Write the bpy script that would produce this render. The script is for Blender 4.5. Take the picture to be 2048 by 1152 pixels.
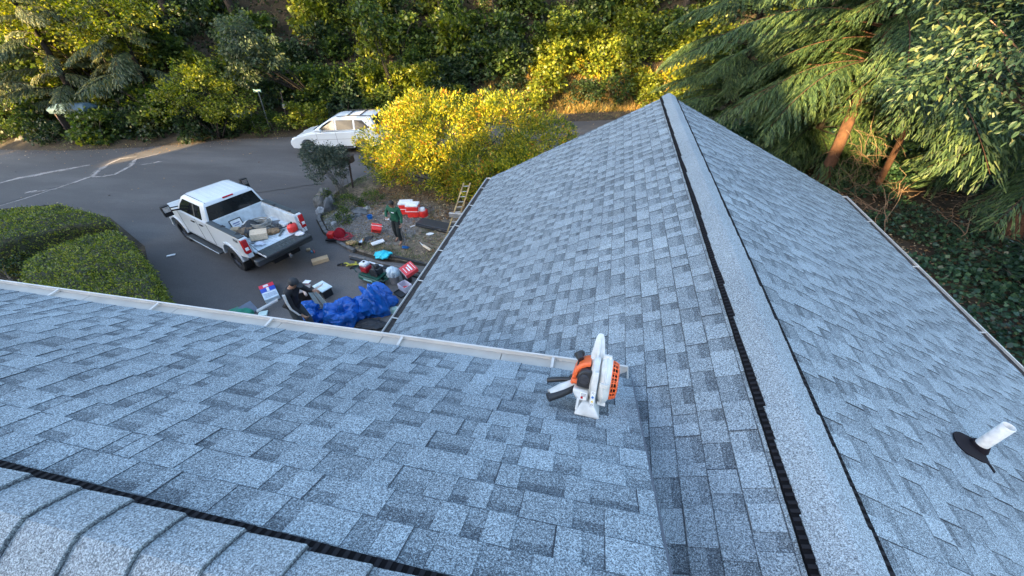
import bpy, bmesh, math, random
import numpy as np
from mathutils import Vector, Matrix, Euler, noise as mn
random.seed(7); rng = np.random.default_rng(11)
R = math.radians
for o in list(bpy.data.objects): bpy.data.objects.remove(o)
SC = bpy.context.scene; COL = SC.collection

# ---------------------------------------------------------------- camera
CAMZ = 7.2; FPX = 788.58
ROT = np.array([[0.97588483, -0.10375017, 0.19205388], [0.21527909, 0.60297627, -0.76816309], [-0.03610688, 0.7909839, 0.61077064]])
CAM = np.array([0, 0, CAMZ])
cd = bpy.data.cameras.new('camera'); cam = bpy.data.objects.new('camera', cd); COL.objects.link(cam)
cd.sensor_width = 36; cd.lens = FPX / 2048 * 36; cd.clip_start = 0.05; cd.clip_end = 1000
M4 = Matrix([list(ROT[i]) + [CAM[i]] for i in range(3)] + [[0, 0, 0, 1]])
cam.matrix_world = M4; SC.camera = cam
SC.render.resolution_x = 1024; SC.render.resolution_y = 576

# ---------------------------------------------------------------- sky, sun, exposure
SUN_EL = 15.0
SUN_AZ = math.atan2(-0.42, -0.88)          # direction towards the sun, from +Y clockwise (x, y)
SUND = np.array([math.sin(SUN_AZ) * math.cos(R(SUN_EL)), math.cos(SUN_AZ) * math.cos(R(SUN_EL)), math.sin(R(SUN_EL))])
W = bpy.data.worlds.new('World'); SC.world = W; W.use_nodes = True
nt = W.node_tree; nt.nodes.clear()
sky = nt.nodes.new('ShaderNodeTexSky'); sky.sky_type = 'NISHITA'; sky.sun_disc = False
sky.sun_elevation = R(SUN_EL); sky.sun_rotation = SUN_AZ; sky.air_density = 1.0; sky.dust_density = 2.2; sky.ozone_density = 1.0
bg = nt.nodes.new('ShaderNodeBackground'); bg.inputs[1].default_value = 0.15
wo = nt.nodes.new('ShaderNodeOutputWorld'); nt.links.new(sky.outputs[0], bg.inputs[0]); nt.links.new(bg.outputs[0], wo.inputs[0])
sl = bpy.data.lights.new('sun', 'SUN'); sl.energy = 5.0; sl.angle = R(0.5); sl.color = (1.0, 0.70, 0.31)
so = bpy.data.objects.new('sun', sl); COL.objects.link(so)
so.rotation_euler = Vector(tuple(SUND)).to_track_quat('Z', 'Y').to_euler()
so.location = tuple(SUND * 60)
SC.view_settings.view_transform = 'Standard'; SC.view_settings.look = 'None'
SC.view_settings.gamma = 1.0; SC.view_settings.exposure = 2.75
SC.render.engine = 'CYCLES'
SC.cycles.max_bounces = 6; SC.cycles.diffuse_bounces = 3; SC.cycles.glossy_bounces = 3; SC.cycles.transmission_bounces = 4; SC.cycles.transparent_max_bounces = 6

# ---------------------------------------------------------------- where a ray of the photograph meets a height or a depth
def ray(px, py):
    d = ROT @ np.array([px - 1024, -(py - 576), -FPX]); return d / np.linalg.norm(d)
def PZ(px, py, z=0.0):
    d = ray(px, py); return CAM + d * ((z - CAMZ) / d[2])
def PY(px, py, y):
    d = ray(px, py); return CAM + d * (y / d[1])

# ---------------------------------------------------------------- materials
MATS = {}
def newmat(name):
    m = bpy.data.materials.new(name); m.use_nodes = True; nt = m.node_tree; nt.nodes.clear()
    out = nt.nodes.new('ShaderNodeOutputMaterial'); MATS[name] = m; return m, nt, out
def N(nt, t, **kw):
    n = nt.nodes.new('ShaderNode' + t)
    for k, v in kw.items():
        if k.startswith('i_'): n.inputs[k[2:].replace('_', ' ')].default_value = v
        else: setattr(n, k, v)
    return n
def ramp(nt, fac, stops, interp='LINEAR'):
    r = nt.nodes.new('ShaderNodeValToRGB'); r.color_ramp.interpolation = interp; e = r.color_ramp.elements
    while len(e) < len(stops): e.new(0.5)
    for k, (p, c) in enumerate(stops):
        e[k].position = p; e[k].color = tuple(c) + (1,) if len(c) == 3 else c
    if fac is not None: nt.links.new(fac, r.inputs[0])
    return r
def mat(name, col, rough=0.6, metal=0.0, var=0.12, scale=8.0, bump=0.0, bscale=None, col2=None, spec=None, emit=None):
    """painted / plastic / metal surface with soft procedural variation"""
    if name in MATS: return MATS[name]
    m, nt, out = newmat(name); b = N(nt, 'BsdfPrincipled'); tc = N(nt, 'TexCoord')
    no = N(nt, 'TexNoise'); no.inputs['Scale'].default_value = scale; no.inputs['Detail'].default_value = 5
    nt.links.new(tc.outputs['Object'], no.inputs['Vector'])
    c = np.array(col); a = c * (1 - var); d = np.clip(c * (1 + var), 0, 1) if col2 is None else np.array(col2)
    r = ramp(nt, no.outputs[0], [(0.3, tuple(a)), (0.7, tuple(d))]); nt.links.new(r.outputs[0], b.inputs['Base Color'])
    b.inputs['Roughness'].default_value = rough; b.inputs['Metallic'].default_value = metal
    if spec is not None: b.inputs['Specular IOR Level'].default_value = spec
    if bump:
        n2 = N(nt, 'TexNoise'); n2.inputs['Scale'].default_value = bscale or scale * 3; n2.inputs['Detail'].default_value = 6
        nt.links.new(tc.outputs['Object'], n2.inputs['Vector'])
        bp = N(nt, 'Bump'); bp.inputs['Strength'].default_value = bump; bp.inputs['Distance'].default_value = 0.02
        nt.links.new(n2.outputs[0], bp.inputs['Height']); nt.links.new(bp.outputs[0], b.inputs['Normal'])
    nt.links.new(b.outputs[0], out.inputs[0]); return m
def leafmat(name, stops, trans=0.35, rough=0.45, patch=None, pscale=0.5):
    """foliage: each leaf picks its own colour from a ramp, light passes through it"""
    if name in MATS: return MATS[name]
    m, nt, out = newmat(name)
    g = N(nt, 'NewGeometry'); tc = N(nt, 'TexCoord')
    no = N(nt, 'TexNoise'); no.inputs['Scale'].default_value = pscale; no.inputs['Detail'].default_value = 2
    nt.links.new(tc.outputs['Object'], no.inputs['Vector'])
    ma = N(nt, 'Math', operation='MULTIPLY_ADD'); nt.links.new(no.outputs[0], ma.inputs[0]); ma.inputs[1].default_value = 0.9; ma.inputs[2].default_value = -0.45
    ad = N(nt, 'Math', operation='ADD'); nt.links.new(ma.outputs[0], ad.inputs[0]); nt.links.new(g.outputs['Random Per Island'], ad.inputs[1]); ad.use_clamp = True
    r = ramp(nt, ad.outputs[0], stops)
    b = N(nt, 'BsdfPrincipled'); b.inputs['Roughness'].default_value = rough; b.inputs['Specular IOR Level'].default_value = 0.35
    t = N(nt, 'BsdfTranslucent'); mx = N(nt, 'MixShader'); mx.inputs[0].default_value = trans
    hs = N(nt, 'HueSaturation'); hs.inputs['Saturation'].default_value = 1.15; hs.inputs['Value'].default_value = 1.6
    nt.links.new(r.outputs[0], b.inputs['Base Color']); nt.links.new(r.outputs[0], hs.inputs['Color']); nt.links.new(hs.outputs[0], t.inputs['Color'])
    nt.links.new(b.outputs[0], mx.inputs[1]); nt.links.new(t.outputs[0], mx.inputs[2]); nt.links.new(mx.outputs[0], out.inputs[0]); return m

# ---------------------------------------------------------------- mesh builder
def frame(d, up=(0, 0, 1)):
    d = np.asarray(d, float); d = d / np.linalg.norm(d); u = np.asarray(up, float)
    if abs(d @ u) > 0.97: u = np.array([1., 0, 0])
    x = np.cross(u, d); x /= np.linalg.norm(x); y = np.cross(d, x); return x, y, d
class MB:
    def __init__(s): s.v = []; s.f = []; s.m = []
    def add(s, vs, fs, mi=0, M=None):
        b = len(s.v)
        for p in vs:
            s.v.append(tuple(M @ Vector(p)) if M is not None else tuple(float(c) for c in p))
        for f in fs: s.f.append(tuple(b + i for i in f)); s.m.append(mi)
        return s
    def box(s, c, d, mi=0, M=None, rz=0, taper=1.0):
        x, y, z = d[0] / 2, d[1] / 2, d[2] / 2; vs = []
        for k, (sx, sy, sz) in enumerate([(-1, -1, -1), (1, -1, -1), (1, 1, -1), (-1, 1, -1), (-1, -1, 1), (1, -1, 1), (1, 1, 1), (-1, 1, 1)]):
            t = taper if sz > 0 else 1.0; px, py = sx * x * t, sy * y * t
            if rz: px, py = px * math.cos(rz) - py * math.sin(rz), px * math.sin(rz) + py * math.cos(rz)
            vs.append((c[0] + px, c[1] + py, c[2] + sz * z))
        return s.add(vs, [(0, 3, 2, 1), (4, 5, 6, 7), (0, 1, 5, 4), (1, 2, 6, 5), (2, 3, 7, 6), (3, 0, 4, 7)], mi, M)
    def tube(s, pts, r, n=8, mi=0, M=None, caps=True, flat=1.0):
        pts = [np.asarray(p, float) for p in pts]; rr = r if hasattr(r, '__len__') else [r] * len(pts); vs = []; fs = []
        x = None
        for i, p in enumerate(pts):
            d = pts[min(i + 1, len(pts) - 1)] - pts[max(i - 1, 0)]; d = d / (np.linalg.norm(d) + 1e-9)
            if x is None: x, y, _ = frame(d)
            else:
                x = x - d * (x @ d); x /= np.linalg.norm(x) + 1e-9; y = np.cross(d, x)
            for k in range(n):
                a = 2 * math.pi * k / n; vs.append(p + rr[i] * (math.cos(a) * x + flat * math.sin(a) * y))
        for i in range(len(pts) - 1):
            for k in range(n): fs.append((i * n + k, i * n + (k + 1) % n, (i + 1) * n + (k + 1) % n, (i + 1) * n + k))
        if caps: fs.append(tuple(range(n - 1, -1, -1))); fs.append(tuple((len(pts) - 1) * n + k for k in range(n)))
        return s.add(vs, fs, mi, M)
    def loft(s, rings, mi=0, M=None, caps=True, closed=True):
        n = len(rings[0]); vs = [p for r in rings for p in r]; fs = []
        for i in range(len(rings) - 1):
            for k in range(n if closed else n - 1): fs.append((i * n + k, i * n + (k + 1) % n, (i + 1) * n + (k + 1) % n, (i + 1) * n + k))
        if caps and closed: fs.append(tuple(range(n - 1, -1, -1))); fs.append(tuple((len(rings) - 1) * n + k for k in range(n)))
        return s.add(vs, fs, mi, M)
    def prism(s, poly, a0, a1, axis='y', mi=0, M=None):
        """poly in the plane square to the axis: y -> (x,z), z -> (x,y), x -> (y,z)"""
        def P(p, a): return (p[0], a, p[1]) if axis == 'y' else (p[0], p[1], a) if axis == 'z' else (a, p[0], p[1])
        return s.loft([[P(p, a0) for p in poly], [P(p, a1) for p in poly]], mi, M)
    def lathe(s, prof, n=20, c=(0, 0, 0), axis='z', mi=0, M=None):
        rings = []
        for r, h in prof:
            ring = []
            for k in range(n):
                a = 2 * math.pi * k / n; u, w = r * math.cos(a), r * math.sin(a)
                ring.append((c[0] + u, c[1] + w, c[2] + h) if axis == 'z' else (c[0] + h, c[1] + u, c[2] + w) if axis == 'x' else (c[0] + w, c[1] + h, c[2] + u))
            rings.append(ring)
        return s.loft(rings, mi, M)
    def build(s, name, mats, parent=None, bevel=0, smooth=False, sub=0, seg=2):
        me = bpy.data.meshes.new(name); me.from_pydata(s.v, [], s.f)
        mats = mats if isinstance(mats, (list, tuple)) else [mats]
        for m in mats: me.materials.append(m)
        me.polygons.foreach_set('material_index', s.m)
        bm = bmesh.new(); bm.from_mesh(me); bmesh.ops.recalc_face_normals(bm, faces=bm.faces); bm.to_mesh(me); bm.free()
        o = bpy.data.objects.new(name, me); COL.objects.link(o)
        if parent is not None: o.parent = parent
        if smooth:
            me.polygons.foreach_set('use_smooth', [True] * len(me.polygons))
            if smooth != 'full': me.set_sharp_from_angle(angle=R(40))
        if bevel:
            b = o.modifiers.new('bevel', 'BEVEL'); b.width = bevel; b.segments = seg; b.limit_method = 'ANGLE'; b.angle_limit = R(35)
            if not smooth:
                me.polygons.foreach_set('use_smooth', [True] * len(me.polygons)); me.set_sharp_from_angle(angle=R(60))
        if sub:
            q = o.modifiers.new('sub', 'SUBSURF'); q.levels = sub; q.render_levels = sub
        return o
def thing(name, label, cat, loc=(0, 0, 0), rz=0.0, group=None):
    o = bpy.data.objects.new(name, None); o.empty_display_size = 0.2; COL.objects.link(o)
    o.location = tuple(float(c) for c in loc); o.rotation_euler = (0, 0, rz)
    o['label'] = label; o['category'] = cat
    if group: o['group'] = group
    return o
def tag(o, label, cat, group=None, loc=None, rz=None):
    o['label'] = label; o['category'] = cat
    if group: o['group'] = group
    if loc is not None: o.location = tuple(float(c) for c in loc)
    if rz is not None: o.rotation_euler[2] = rz
    return o
def struct(o, label=None, kind='structure'):
    o['kind'] = kind
    if label: o['label'] = label
    return o
def npmesh(name, verts, faces, m, parent=None, smooth=False):
    """verts (n,3), faces (k,4) quads -> object"""
    verts = np.ascontiguousarray(verts, np.float32); faces = np.ascontiguousarray(faces, np.int32)
    me = bpy.data.meshes.new(name); me.vertices.add(len(verts)); me.vertices.foreach_set('co', verts.ravel())
    k, q = faces.shape; me.loops.add(k * q); me.loops.foreach_set('vertex_index', faces.ravel())
    me.polygons.add(k); me.polygons.foreach_set('loop_start', np.arange(0, k * q, q, dtype=np.int32))
    if isinstance(m, (list, tuple)):
        for x in m: me.materials.append(x)
    else: me.materials.append(m)
    me.update(calc_edges=True)
    me.polygons.foreach_set('use_smooth', [bool(smooth)] * k)
    o = bpy.data.objects.new(name, me); COL.objects.link(o)
    if parent is not None: o.parent = parent
    return o
def fbm(x, y, z=0.0, o=3):
    s = 0; a = 1.0; f = 1.0
    for _ in range(o): s += a * mn.noise(Vector((x * f, y * f, z * f))); a *= 0.5; f *= 2
    return s
# ================================================================ materials of the setting
def granule(name, lo, hi, dark=(0.03, 0.035, 0.045)):
    """asphalt shingle: coloured granules; the tone attribute is the blend printed on each tab"""
    m, nt, out = newmat(name); b = N(nt, 'BsdfPrincipled'); tc = N(nt, 'TexCoord')
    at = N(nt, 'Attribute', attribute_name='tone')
    v = N(nt, 'TexVoronoi'); v.inputs['Scale'].default_value = 370; nt.links.new(tc.outputs['Object'], v.inputs['Vector'])
    sp = N(nt, 'SeparateColor'); nt.links.new(v.outputs['Color'], sp.inputs[0])
    v2 = N(nt, 'TexNoise'); v2.inputs['Scale'].default_value = 130; v2.inputs['Detail'].default_value = 3; nt.links.new(tc.outputs['Object'], v2.inputs['Vector'])
    n3 = N(nt, 'TexNoise'); n3.inputs['Scale'].default_value = 1.3; n3.inputs['Detail'].default_value = 4; nt.links.new(tc.outputs['Object'], n3.inputs['Vector'])
    a = N(nt, 'Math', operation='MULTIPLY_ADD'); nt.links.new(v2.outputs[0], a.inputs[0]); a.inputs[1].default_value = 1.5; a.inputs[2].default_value = -0.75
    a2 = N(nt, 'Math', operation='ADD'); nt.links.new(a.outputs[0], a2.inputs[0]); nt.links.new(sp.outputs[0], a2.inputs[1])
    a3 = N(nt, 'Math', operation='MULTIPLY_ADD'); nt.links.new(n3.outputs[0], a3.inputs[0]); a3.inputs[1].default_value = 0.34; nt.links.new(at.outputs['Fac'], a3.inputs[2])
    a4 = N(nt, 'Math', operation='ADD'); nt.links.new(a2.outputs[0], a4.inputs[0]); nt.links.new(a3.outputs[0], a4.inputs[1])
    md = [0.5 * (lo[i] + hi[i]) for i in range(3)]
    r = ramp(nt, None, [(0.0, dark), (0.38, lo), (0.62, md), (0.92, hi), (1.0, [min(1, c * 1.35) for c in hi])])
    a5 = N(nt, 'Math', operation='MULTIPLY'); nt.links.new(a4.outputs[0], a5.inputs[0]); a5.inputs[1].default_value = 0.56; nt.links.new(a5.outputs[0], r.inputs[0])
    nt.links.new(r.outputs[0], b.inputs['Base Color']); b.inputs['Roughness'].default_value = 0.85; b.inputs['Specular IOR Level'].default_value = 0.3
    bp = N(nt, 'Bump'); bp.inputs['Strength'].default_value = 0.35; bp.inputs['Distance'].default_value = 0.002
    nt.links.new(sp.outputs[0], bp.inputs['Height']); nt.links.new(bp.outputs[0], b.inputs['Normal'])
    nt.links.new(b.outputs[0], out.inputs[0]); return m
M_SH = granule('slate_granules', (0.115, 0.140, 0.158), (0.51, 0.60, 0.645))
M_CAP = granule('ridge_granules', (0.165, 0.19, 0.205), (0.51, 0.59, 0.63))
M_BLK = mat('black_plastic', (0.012, 0.012, 0.014), 0.5, spec=.25)
M_VENT = mat('vent_black', (0.007, 0.007, 0.008), 0.9, spec=.05)
M_GUT = mat('gutter_paint', (0.50, 0.49, 0.465), 0.45, var=0.1, scale=5, bump=0.1, bscale=30)
M_GUTD = mat('gutter_dark_fill', (0.035, 0.03, 0.028), 0.9, var=0.4, scale=20)
M_WALL = mat('siding_paint', (0.42, 0.42, 0.40), 0.7, scale=3)
M_WHITE = mat('white_paint', (0.70, 0.72, 0.73), 0.4)
M_PVC = mat('pvc_pipe', (0.72, 0.72, 0.70), 0.5, var=0.18, scale=25)

def asphalt():
    m, nt, out = newmat('asphalt'); b = N(nt, 'BsdfPrincipled'); tc = N(nt, 'TexCoord')
    n1 = N(nt, 'TexNoise'); n1.inputs['Scale'].default_value = 0.28; n1.inputs['Detail'].default_value = 7; n1.inputs['Roughness'].default_value = 0.62
    n2 = N(nt, 'TexNoise'); n2.inputs['Scale'].default_value = 45; n2.inputs['Detail'].default_value = 3
    mp = N(nt, 'Mapping'); mp.inputs['Scale'].default_value = (0.35, 1.3, 1); mp.inputs['Rotation'].default_value = (0, 0, -0.25)
    nt.links.new(tc.outputs['Object'], mp.inputs[0]); nt.links.new(mp.outputs[0], n1.inputs['Vector']); nt.links.new(tc.outputs['Object'], n2.inputs['Vector'])
    r1 = ramp(nt, n1.outputs[0], [(0.3, (0.056, 0.052, 0.052)), (0.5, (0.078, 0.073, 0.072)), (0.72, (0.125, 0.117, 0.113))])
    r2 = ramp(nt, n2.outputs[0], [(0.3, (0.72, 0.72, 0.72)), (0.7, (1.25, 1.25, 1.25))])
    # driveway in front of the garage is older, paler paving
    sx = N(nt, 'SeparateXYZ'); nt.links.new(tc.outputs['Object'], sx.inputs[0])
    n3 = N(nt, 'TexNoise'); n3.inputs['Scale'].default_value = 0.6; n3.inputs['Detail'].default_value = 4; nt.links.new(tc.outputs['Object'], n3.inputs['Vector'])
    q = N(nt, 'Math', operation='MULTIPLY_ADD'); nt.links.new(n3.outputs[0], q.inputs[0]); q.inputs[1].default_value = 2.2; nt.links.new(sx.outputs[0], q.inputs[2])
    q2 = N(nt, 'Math', operation='MULTIPLY_ADD'); nt.links.new(sx.outputs[1], q2.inputs[0]); q2.inputs[1].default_value = -0.55; nt.links.new(q.outputs[0], q2.inputs[2])
    mr = N(nt, 'MapRange'); nt.links.new(q2.outputs[0], mr.inputs[0]); mr.inputs[1].default_value = -12.4; mr.inputs[2].default_value = -9.4
    mx = N(nt, 'Mix', data_type='RGBA', blend_type='MIX'); nt.links.new(mr.outputs[0], mx.inputs[0]); nt.links.new(r1.outputs[0], mx.inputs[6])
    r3 = ramp(nt, n1.outputs[0], [(0.3, (0.105, 0.098, 0.092)), (0.7, (0.18, 0.168, 0.155))]); nt.links.new(r3.outputs[0], mx.inputs[7])
    ml = N(nt, 'Mix', data_type='RGBA', blend_type='MULTIPLY'); ml.inputs[0].default_value = 1; nt.links.new(mx.outputs[2], ml.inputs[6]); nt.links.new(r2.outputs[0], ml.inputs[7])
    nt.links.new(ml.outputs[2], b.inputs['Base Color']); b.inputs['Roughness'].default_value = 0.82
    bp = N(nt, 'Bump'); bp.inputs['Strength'].default_value = 0.3; bp.inputs['Distance'].default_value = 0.01
    nt.links.new(n2.outputs[0], bp.inputs['Height']); nt.links.new(bp.outputs[0], b.inputs['Normal']); nt.links.new(b.outputs[0], out.inputs[0]); return m
def soil(name, a, b_, c, sc=1.2):
    m, nt, out = newmat(name); b = N(nt, 'BsdfPrincipled'); tc = N(nt, 'TexCoord')
    n1 = N(nt, 'TexNoise'); n1.inputs['Scale'].default_value = sc; n1.inputs['Detail'].default_value = 8; n1.inputs['Roughness'].default_value = 0.7
    n2 = N(nt, 'TexVoronoi'); n2.inputs['Scale'].default_value = 14
    nt.links.new(tc.outputs['Object'], n1.inputs['Vector']); nt.links.new(tc.outputs['Object'], n2.inputs['Vector'])
    r1 = ramp(nt, n1.outputs[0], [(0.3, a), (0.5, b_), (0.7, c)])
    sp = N(nt, 'SeparateColor'); nt.links.new(n2.outputs['Color'], sp.inputs[0]); r2 = ramp(nt, sp.outputs[0], [(0, (0.55, 0.55, 0.55)), (1, (1.35, 1.3, 1.25))])
    ml = N(nt, 'Mix', data_type='RGBA', blend_type='MULTIPLY'); ml.inputs[0].default_value = 1; nt.links.new(r1.outputs[0], ml.inputs[6]); nt.links.new(r2.outputs[0], ml.inputs[7])
    nt.links.new(ml.outputs[2], b.inputs['Base Color']); b.inputs['Roughness'].default_value = 0.95
    bp = N(nt, 'Bump'); bp.inputs['Strength'].default_value = 0.8; bp.inputs['Distance'].default_value = 0.04
    nt.links.new(n1.outputs[0], bp.inputs['Height']); nt.links.new(bp.outputs[0], b.inputs['Normal']); nt.links.new(b.outputs[0], out.inputs[0]); return m
M_ASPH = asphalt()
M_SOIL = soil('forest_soil', (0.018, 0.013, 0.009), (0.04, 0.03, 0.018), (0.07, 0.055, 0.03))
M_BED = soil('bed_soil', (0.07, 0.055, 0.04), (0.14, 0.115, 0.085), (0.22, 0.185, 0.14), 2.5)

# ================================================================ terrain
EDGE = np.array([(-120, 8), (-60, 14.5), (-38, 17.6), (-32, 18.1), (-27.6, 19.2), (-22.9, 21.3), (-18.8, 22.2), (-5.2, 26.2), (0.5, 27.6), (15, 30.5), (60, 38), (120, 48)])
def ye(x): return np.interp(x, EDGE[:, 0], EDGE[:, 1])
def H(x, y):
    s = (np.asarray(y) - ye(x)) * 0.97
    bank = np.interp(s, [0, 0.4, 2.0, 4.0, 8, 16, 30, 60, 200], [-0.02, 0.1, 0.45, 1.7, 4.8, 9.5, 16, 26, 30])
    return np.where(s > 0, bank, -0.02)
def HH(x, y):
    h = float(H(x, y)); s = (y - float(ye(x)))
    if s > 0.5: h += 0.35 * min(1, (s - 0.5) / 3) * fbm(x * 0.35, y * 0.35, 1.7)
    return h
def hillhit(px, py, off=0.0):
    d = ray(px, py); t = 8.0
    while t < 90:
        p = CAM + d * t
        if p[2] <= H(p[0], p[1]) + off: return p
        t += 0.1
    return p
def build_ground():
    xs = np.concatenate([np.linspace(-400, -60, 12), np.linspace(-58, 40, 150), np.linspace(45, 400, 12)])
    ys = np.concatenate([np.linspace(-400, -12, 12), np.linspace(-10, 60, 120), np.linspace(65, 400, 12)])
    V = np.array([(x, y, HH(x, y)) for y in ys for x in xs]); nx = len(xs); F = []
    for j in range(len(ys) - 1):
        for i in range(nx - 1): F.append((j * nx + i, j * nx + i + 1, (j + 1) * nx + i + 1, (j + 1) * nx + i))
    o = npmesh('ground', V, F, M_SOIL, smooth=True); struct(o, 'brown soil ground rising into the wooded hillside behind the road'); return o
build_ground()

def flat_poly(name, pts, z, m, cuts=0):
    bm = bmesh.new(); vs = [bm.verts.new((p[0], p[1], z)) for p in pts]; bm.faces.new(vs); bmesh.ops.recalc_face_normals(bm, faces=bm.faces)
    if bm.faces[:][0].normal.z < 0: bmesh.ops.reverse_faces(bm, faces=bm.faces)
    bmesh.ops.triangulate(bm, faces=bm.faces)
    me = bpy.data.meshes.new(name); bm.to_mesh(me); bm.free(); me.materials.append(m); o = bpy.data.objects.new(name, me); COL.objects.link(o); return o
road_far = [(-60, 14.4)] + [(x, float(ye(x)) - 0.05) for x in (-45, -38, -32, -27.6, -22.9, -18.8, -12, -5.2, 0.5, 8, 15, 30)]
road_near = [(30, 27.5), (14, 23.5), (4, 21.2), (-4, 19.6), (-8.5, 18.4), (-10.6, 17.2), (-11.6, 16), (-11.8, 15.0), (-11.5, 13.2), (-10.9, 12.0), (-10.0, 11.1), (-8.9, 10.45), (-8.1, 10.05), (-6.9, 9.75), (-2.2, 9.6), (-2.2, -2), (-12, -2), (-12.4, 5.5), (-13.5, 7.2), (-16.2, 9.2), (-20, 10.9), (-24, 11.6), (-30, 9.5), (-60, 4)]
ro = flat_poly('road', road_far + road_near, 0.006, M_ASPH); struct(ro, 'dark grey asphalt road and driveway with pale dust streaks')

# pale mud and dust streaks dried on the road
def stain_mat():
    m, nt, out = newmat('dry_mud'); b = N(nt, 'BsdfPrincipled'); tc = N(nt, 'TexCoord'); n1 = N(nt, 'TexNoise'); n1.inputs['Scale'].default_value = 2.2; n1.inputs['Detail'].default_value = 8; n1.inputs['Roughness'].default_value = 0.75
    nt.links.new(tc.outputs['Object'], n1.inputs['Vector']); at = N(nt, 'Attribute', attribute_name='tone')
    ml = N(nt, 'Math', operation='MULTIPLY'); nt.links.new(n1.outputs[0], ml.inputs[0]); nt.links.new(at.outputs['Fac'], ml.inputs[1])
    r = ramp(nt, ml.outputs[0], [(0.2, (0, 0, 0)), (0.62, (1, 1, 1))]); b.inputs['Base Color'].default_value = (0.30, 0.27, 0.25, 1); b.inputs['Roughness'].default_value = 0.9
    t = N(nt, 'BsdfTransparent'); mx = N(nt, 'MixShader'); nt.links.new(r.outputs[0], mx.inputs[0]); nt.links.new(t.outputs[0], mx.inputs[1]); nt.links.new(b.outputs[0], mx.inputs[2]); nt.links.new(mx.outputs[0], out.inputs[0]); return m
M_MUD = stain_mat()
def streak(px, w, z=0.011, m=None):
    """ribbon on the road, solid in the middle and fading at the rims"""
    P = [PZ(a, b, 0) for a, b in px]; Q = []
    for i in range(len(P) - 1):
        for k in range(8): Q.append(P[i] * (1 - k / 8) + P[i + 1] * k / 8)
    Q.append(P[-1]); n = len(Q); V = []; T = []; F = []
    for i, p in enumerate(Q):
        d = Q[min(i + 1, n - 1)] - Q[max(i - 1, 0)]; d = d[:2] / (np.linalg.norm(d[:2]) + 1e-9); nr = np.array([-d[1], d[0]])
        u = i / (n - 1); ww = w * (0.25 + 0.75 * math.sin(math.pi * min(1, max(0, u))) ** 0.5) * (0.8 + 0.7 * mn.noise(Vector((p[0] * 1.3, p[1] * 1.3, 4))))
        jit = 0.12 * mn.noise(Vector((p[0], p[1], 9)))
        for k, tt in enumerate((-1, -0.5, 0, 0.5, 1)):
            V.append((p[0] + nr[0] * (tt * ww + jit), p[1] + nr[1] * (tt * ww + jit), z)); T.append((0, 0.75, 1.25, 0.75, 0)[k])
    for i in range(n - 1):
        for k in range(4): F.append((i * 5 + k, i * 5 + k + 1, (i + 1) * 5 + k + 1, (i + 1) * 5 + k))
    o = npmesh('dust_streak', np.array(V), F, m or M_MUD, ro); a = o.data.attributes.new('tone', 'FLOAT', 'POINT'); a.data.foreach_set('value', T); return o
streak([(-20, 372), (40, 356), (110, 343), (180, 330)], 0.55)
streak([(60, 386), (110, 378), (185, 353), (215, 330), (240, 318), (275, 313)], 0.38, 0.015)
streak([(185, 355), (230, 350), (262, 332), (272, 318), (320, 308)], 0.33, 0.019)
streak([(280, 330), (305, 327), (325, 322)], 0.35)
streak([(0, 412), (40, 400), (90, 384), (130, 372)], 0.16)
streak([(50, 388), (62, 384), (75, 382)], 0.4, 0.023)
M_CRK = mat('crack_filler', (0.012, 0.012, 0.013), 0.6)
def crack(px, w):
    b = MB(); P = [PZ(a, c, 0) for a, c in px]; Q = []
    for i in range(len(P) - 1):
        for k in range(6):
            q = P[i] * (1 - k / 6) + P[i + 1] * k / 6; Q.append(q + np.array([0, 0.05 * mn.noise(Vector(q * 2)), 0]))
    Q.append(P[-1])
    for i in range(len(Q) - 1):
        d = Q[i + 1] - Q[i]; nr = np.array([-d[1], d[0], 0]) / np.linalg.norm(d) * w
        b.add([Q[i] - nr + [0, 0, .027], Q[i + 1] - nr + [0, 0, .027], Q[i + 1] + nr + [0, 0, .027], Q[i] + nr + [0, 0, .027]], [(0, 1, 2, 3)])
    return b.build('road_crack', M_CRK, ro)
crack([(-20, 415), (45, 397), (95, 381), (150, 366)], 0.025)
crack([(480, 392), (560, 380), (610, 372), (650, 368)], 0.02)

# raised planting island between road and driveway
isl = [(-10.9, 17.0), (-11.35, 16), (-11.5, 14.8), (-11.25, 13.2), (-10.7, 12.15), (-9.85, 11.25), (-8.8, 10.6), (-8.0, 10.2), (-6.9, 9.9), (-2.3, 9.75), (-2.3, 19.2), (-4, 19.4), (-8.3, 18.3)]
def build_island():
    c = np.array([-7.2, 14.0]); P = []
    n = len(isl)
    for i in range(n):
        for k in range(6): P.append(np.array(isl[i]) * (1 - k / 6) + np.array(isl[(i + 1) % n]) * k / 6)
    m = len(P); V = []; F = []; L = 14
    for j in range(L + 1):
        t = j / L
        for p in P:
            q = p * (1 - t) + c * t; h = 0.10 * min(1, j / 2.0) + (0.05 * fbm(q[0] * 1.2, q[1] * 1.2, 3) if j > 1 else 0)
            V.append((q[0], q[1], (0.0 if j == 0 else 0.02 + h)))
    for j in range(L):
        for k in range(m): F.append((j * m + k, j * m + (k + 1) % m, (j + 1) * m + (k + 1) % m, (j + 1) * m + k))
    o = npmesh('planting_bed', np.array(V), F, M_BED, smooth=True); return struct(o, 'gravelly soil planting bed between the road and the garage')
build_island()
M_STONE = mat('grey_stone', (0.12, 0.115, 0.105), 0.85, var=0.4, scale=5, bump=0.7, bscale=14)
kb = MB()
kp = [(-11.3, 16.1), (-11.62, 15.0), (-11.4, 13.3), (-10.85, 12.1), (-9.95, 11.2), (-8.9, 10.5), (-8.1, 10.1)]
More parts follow.
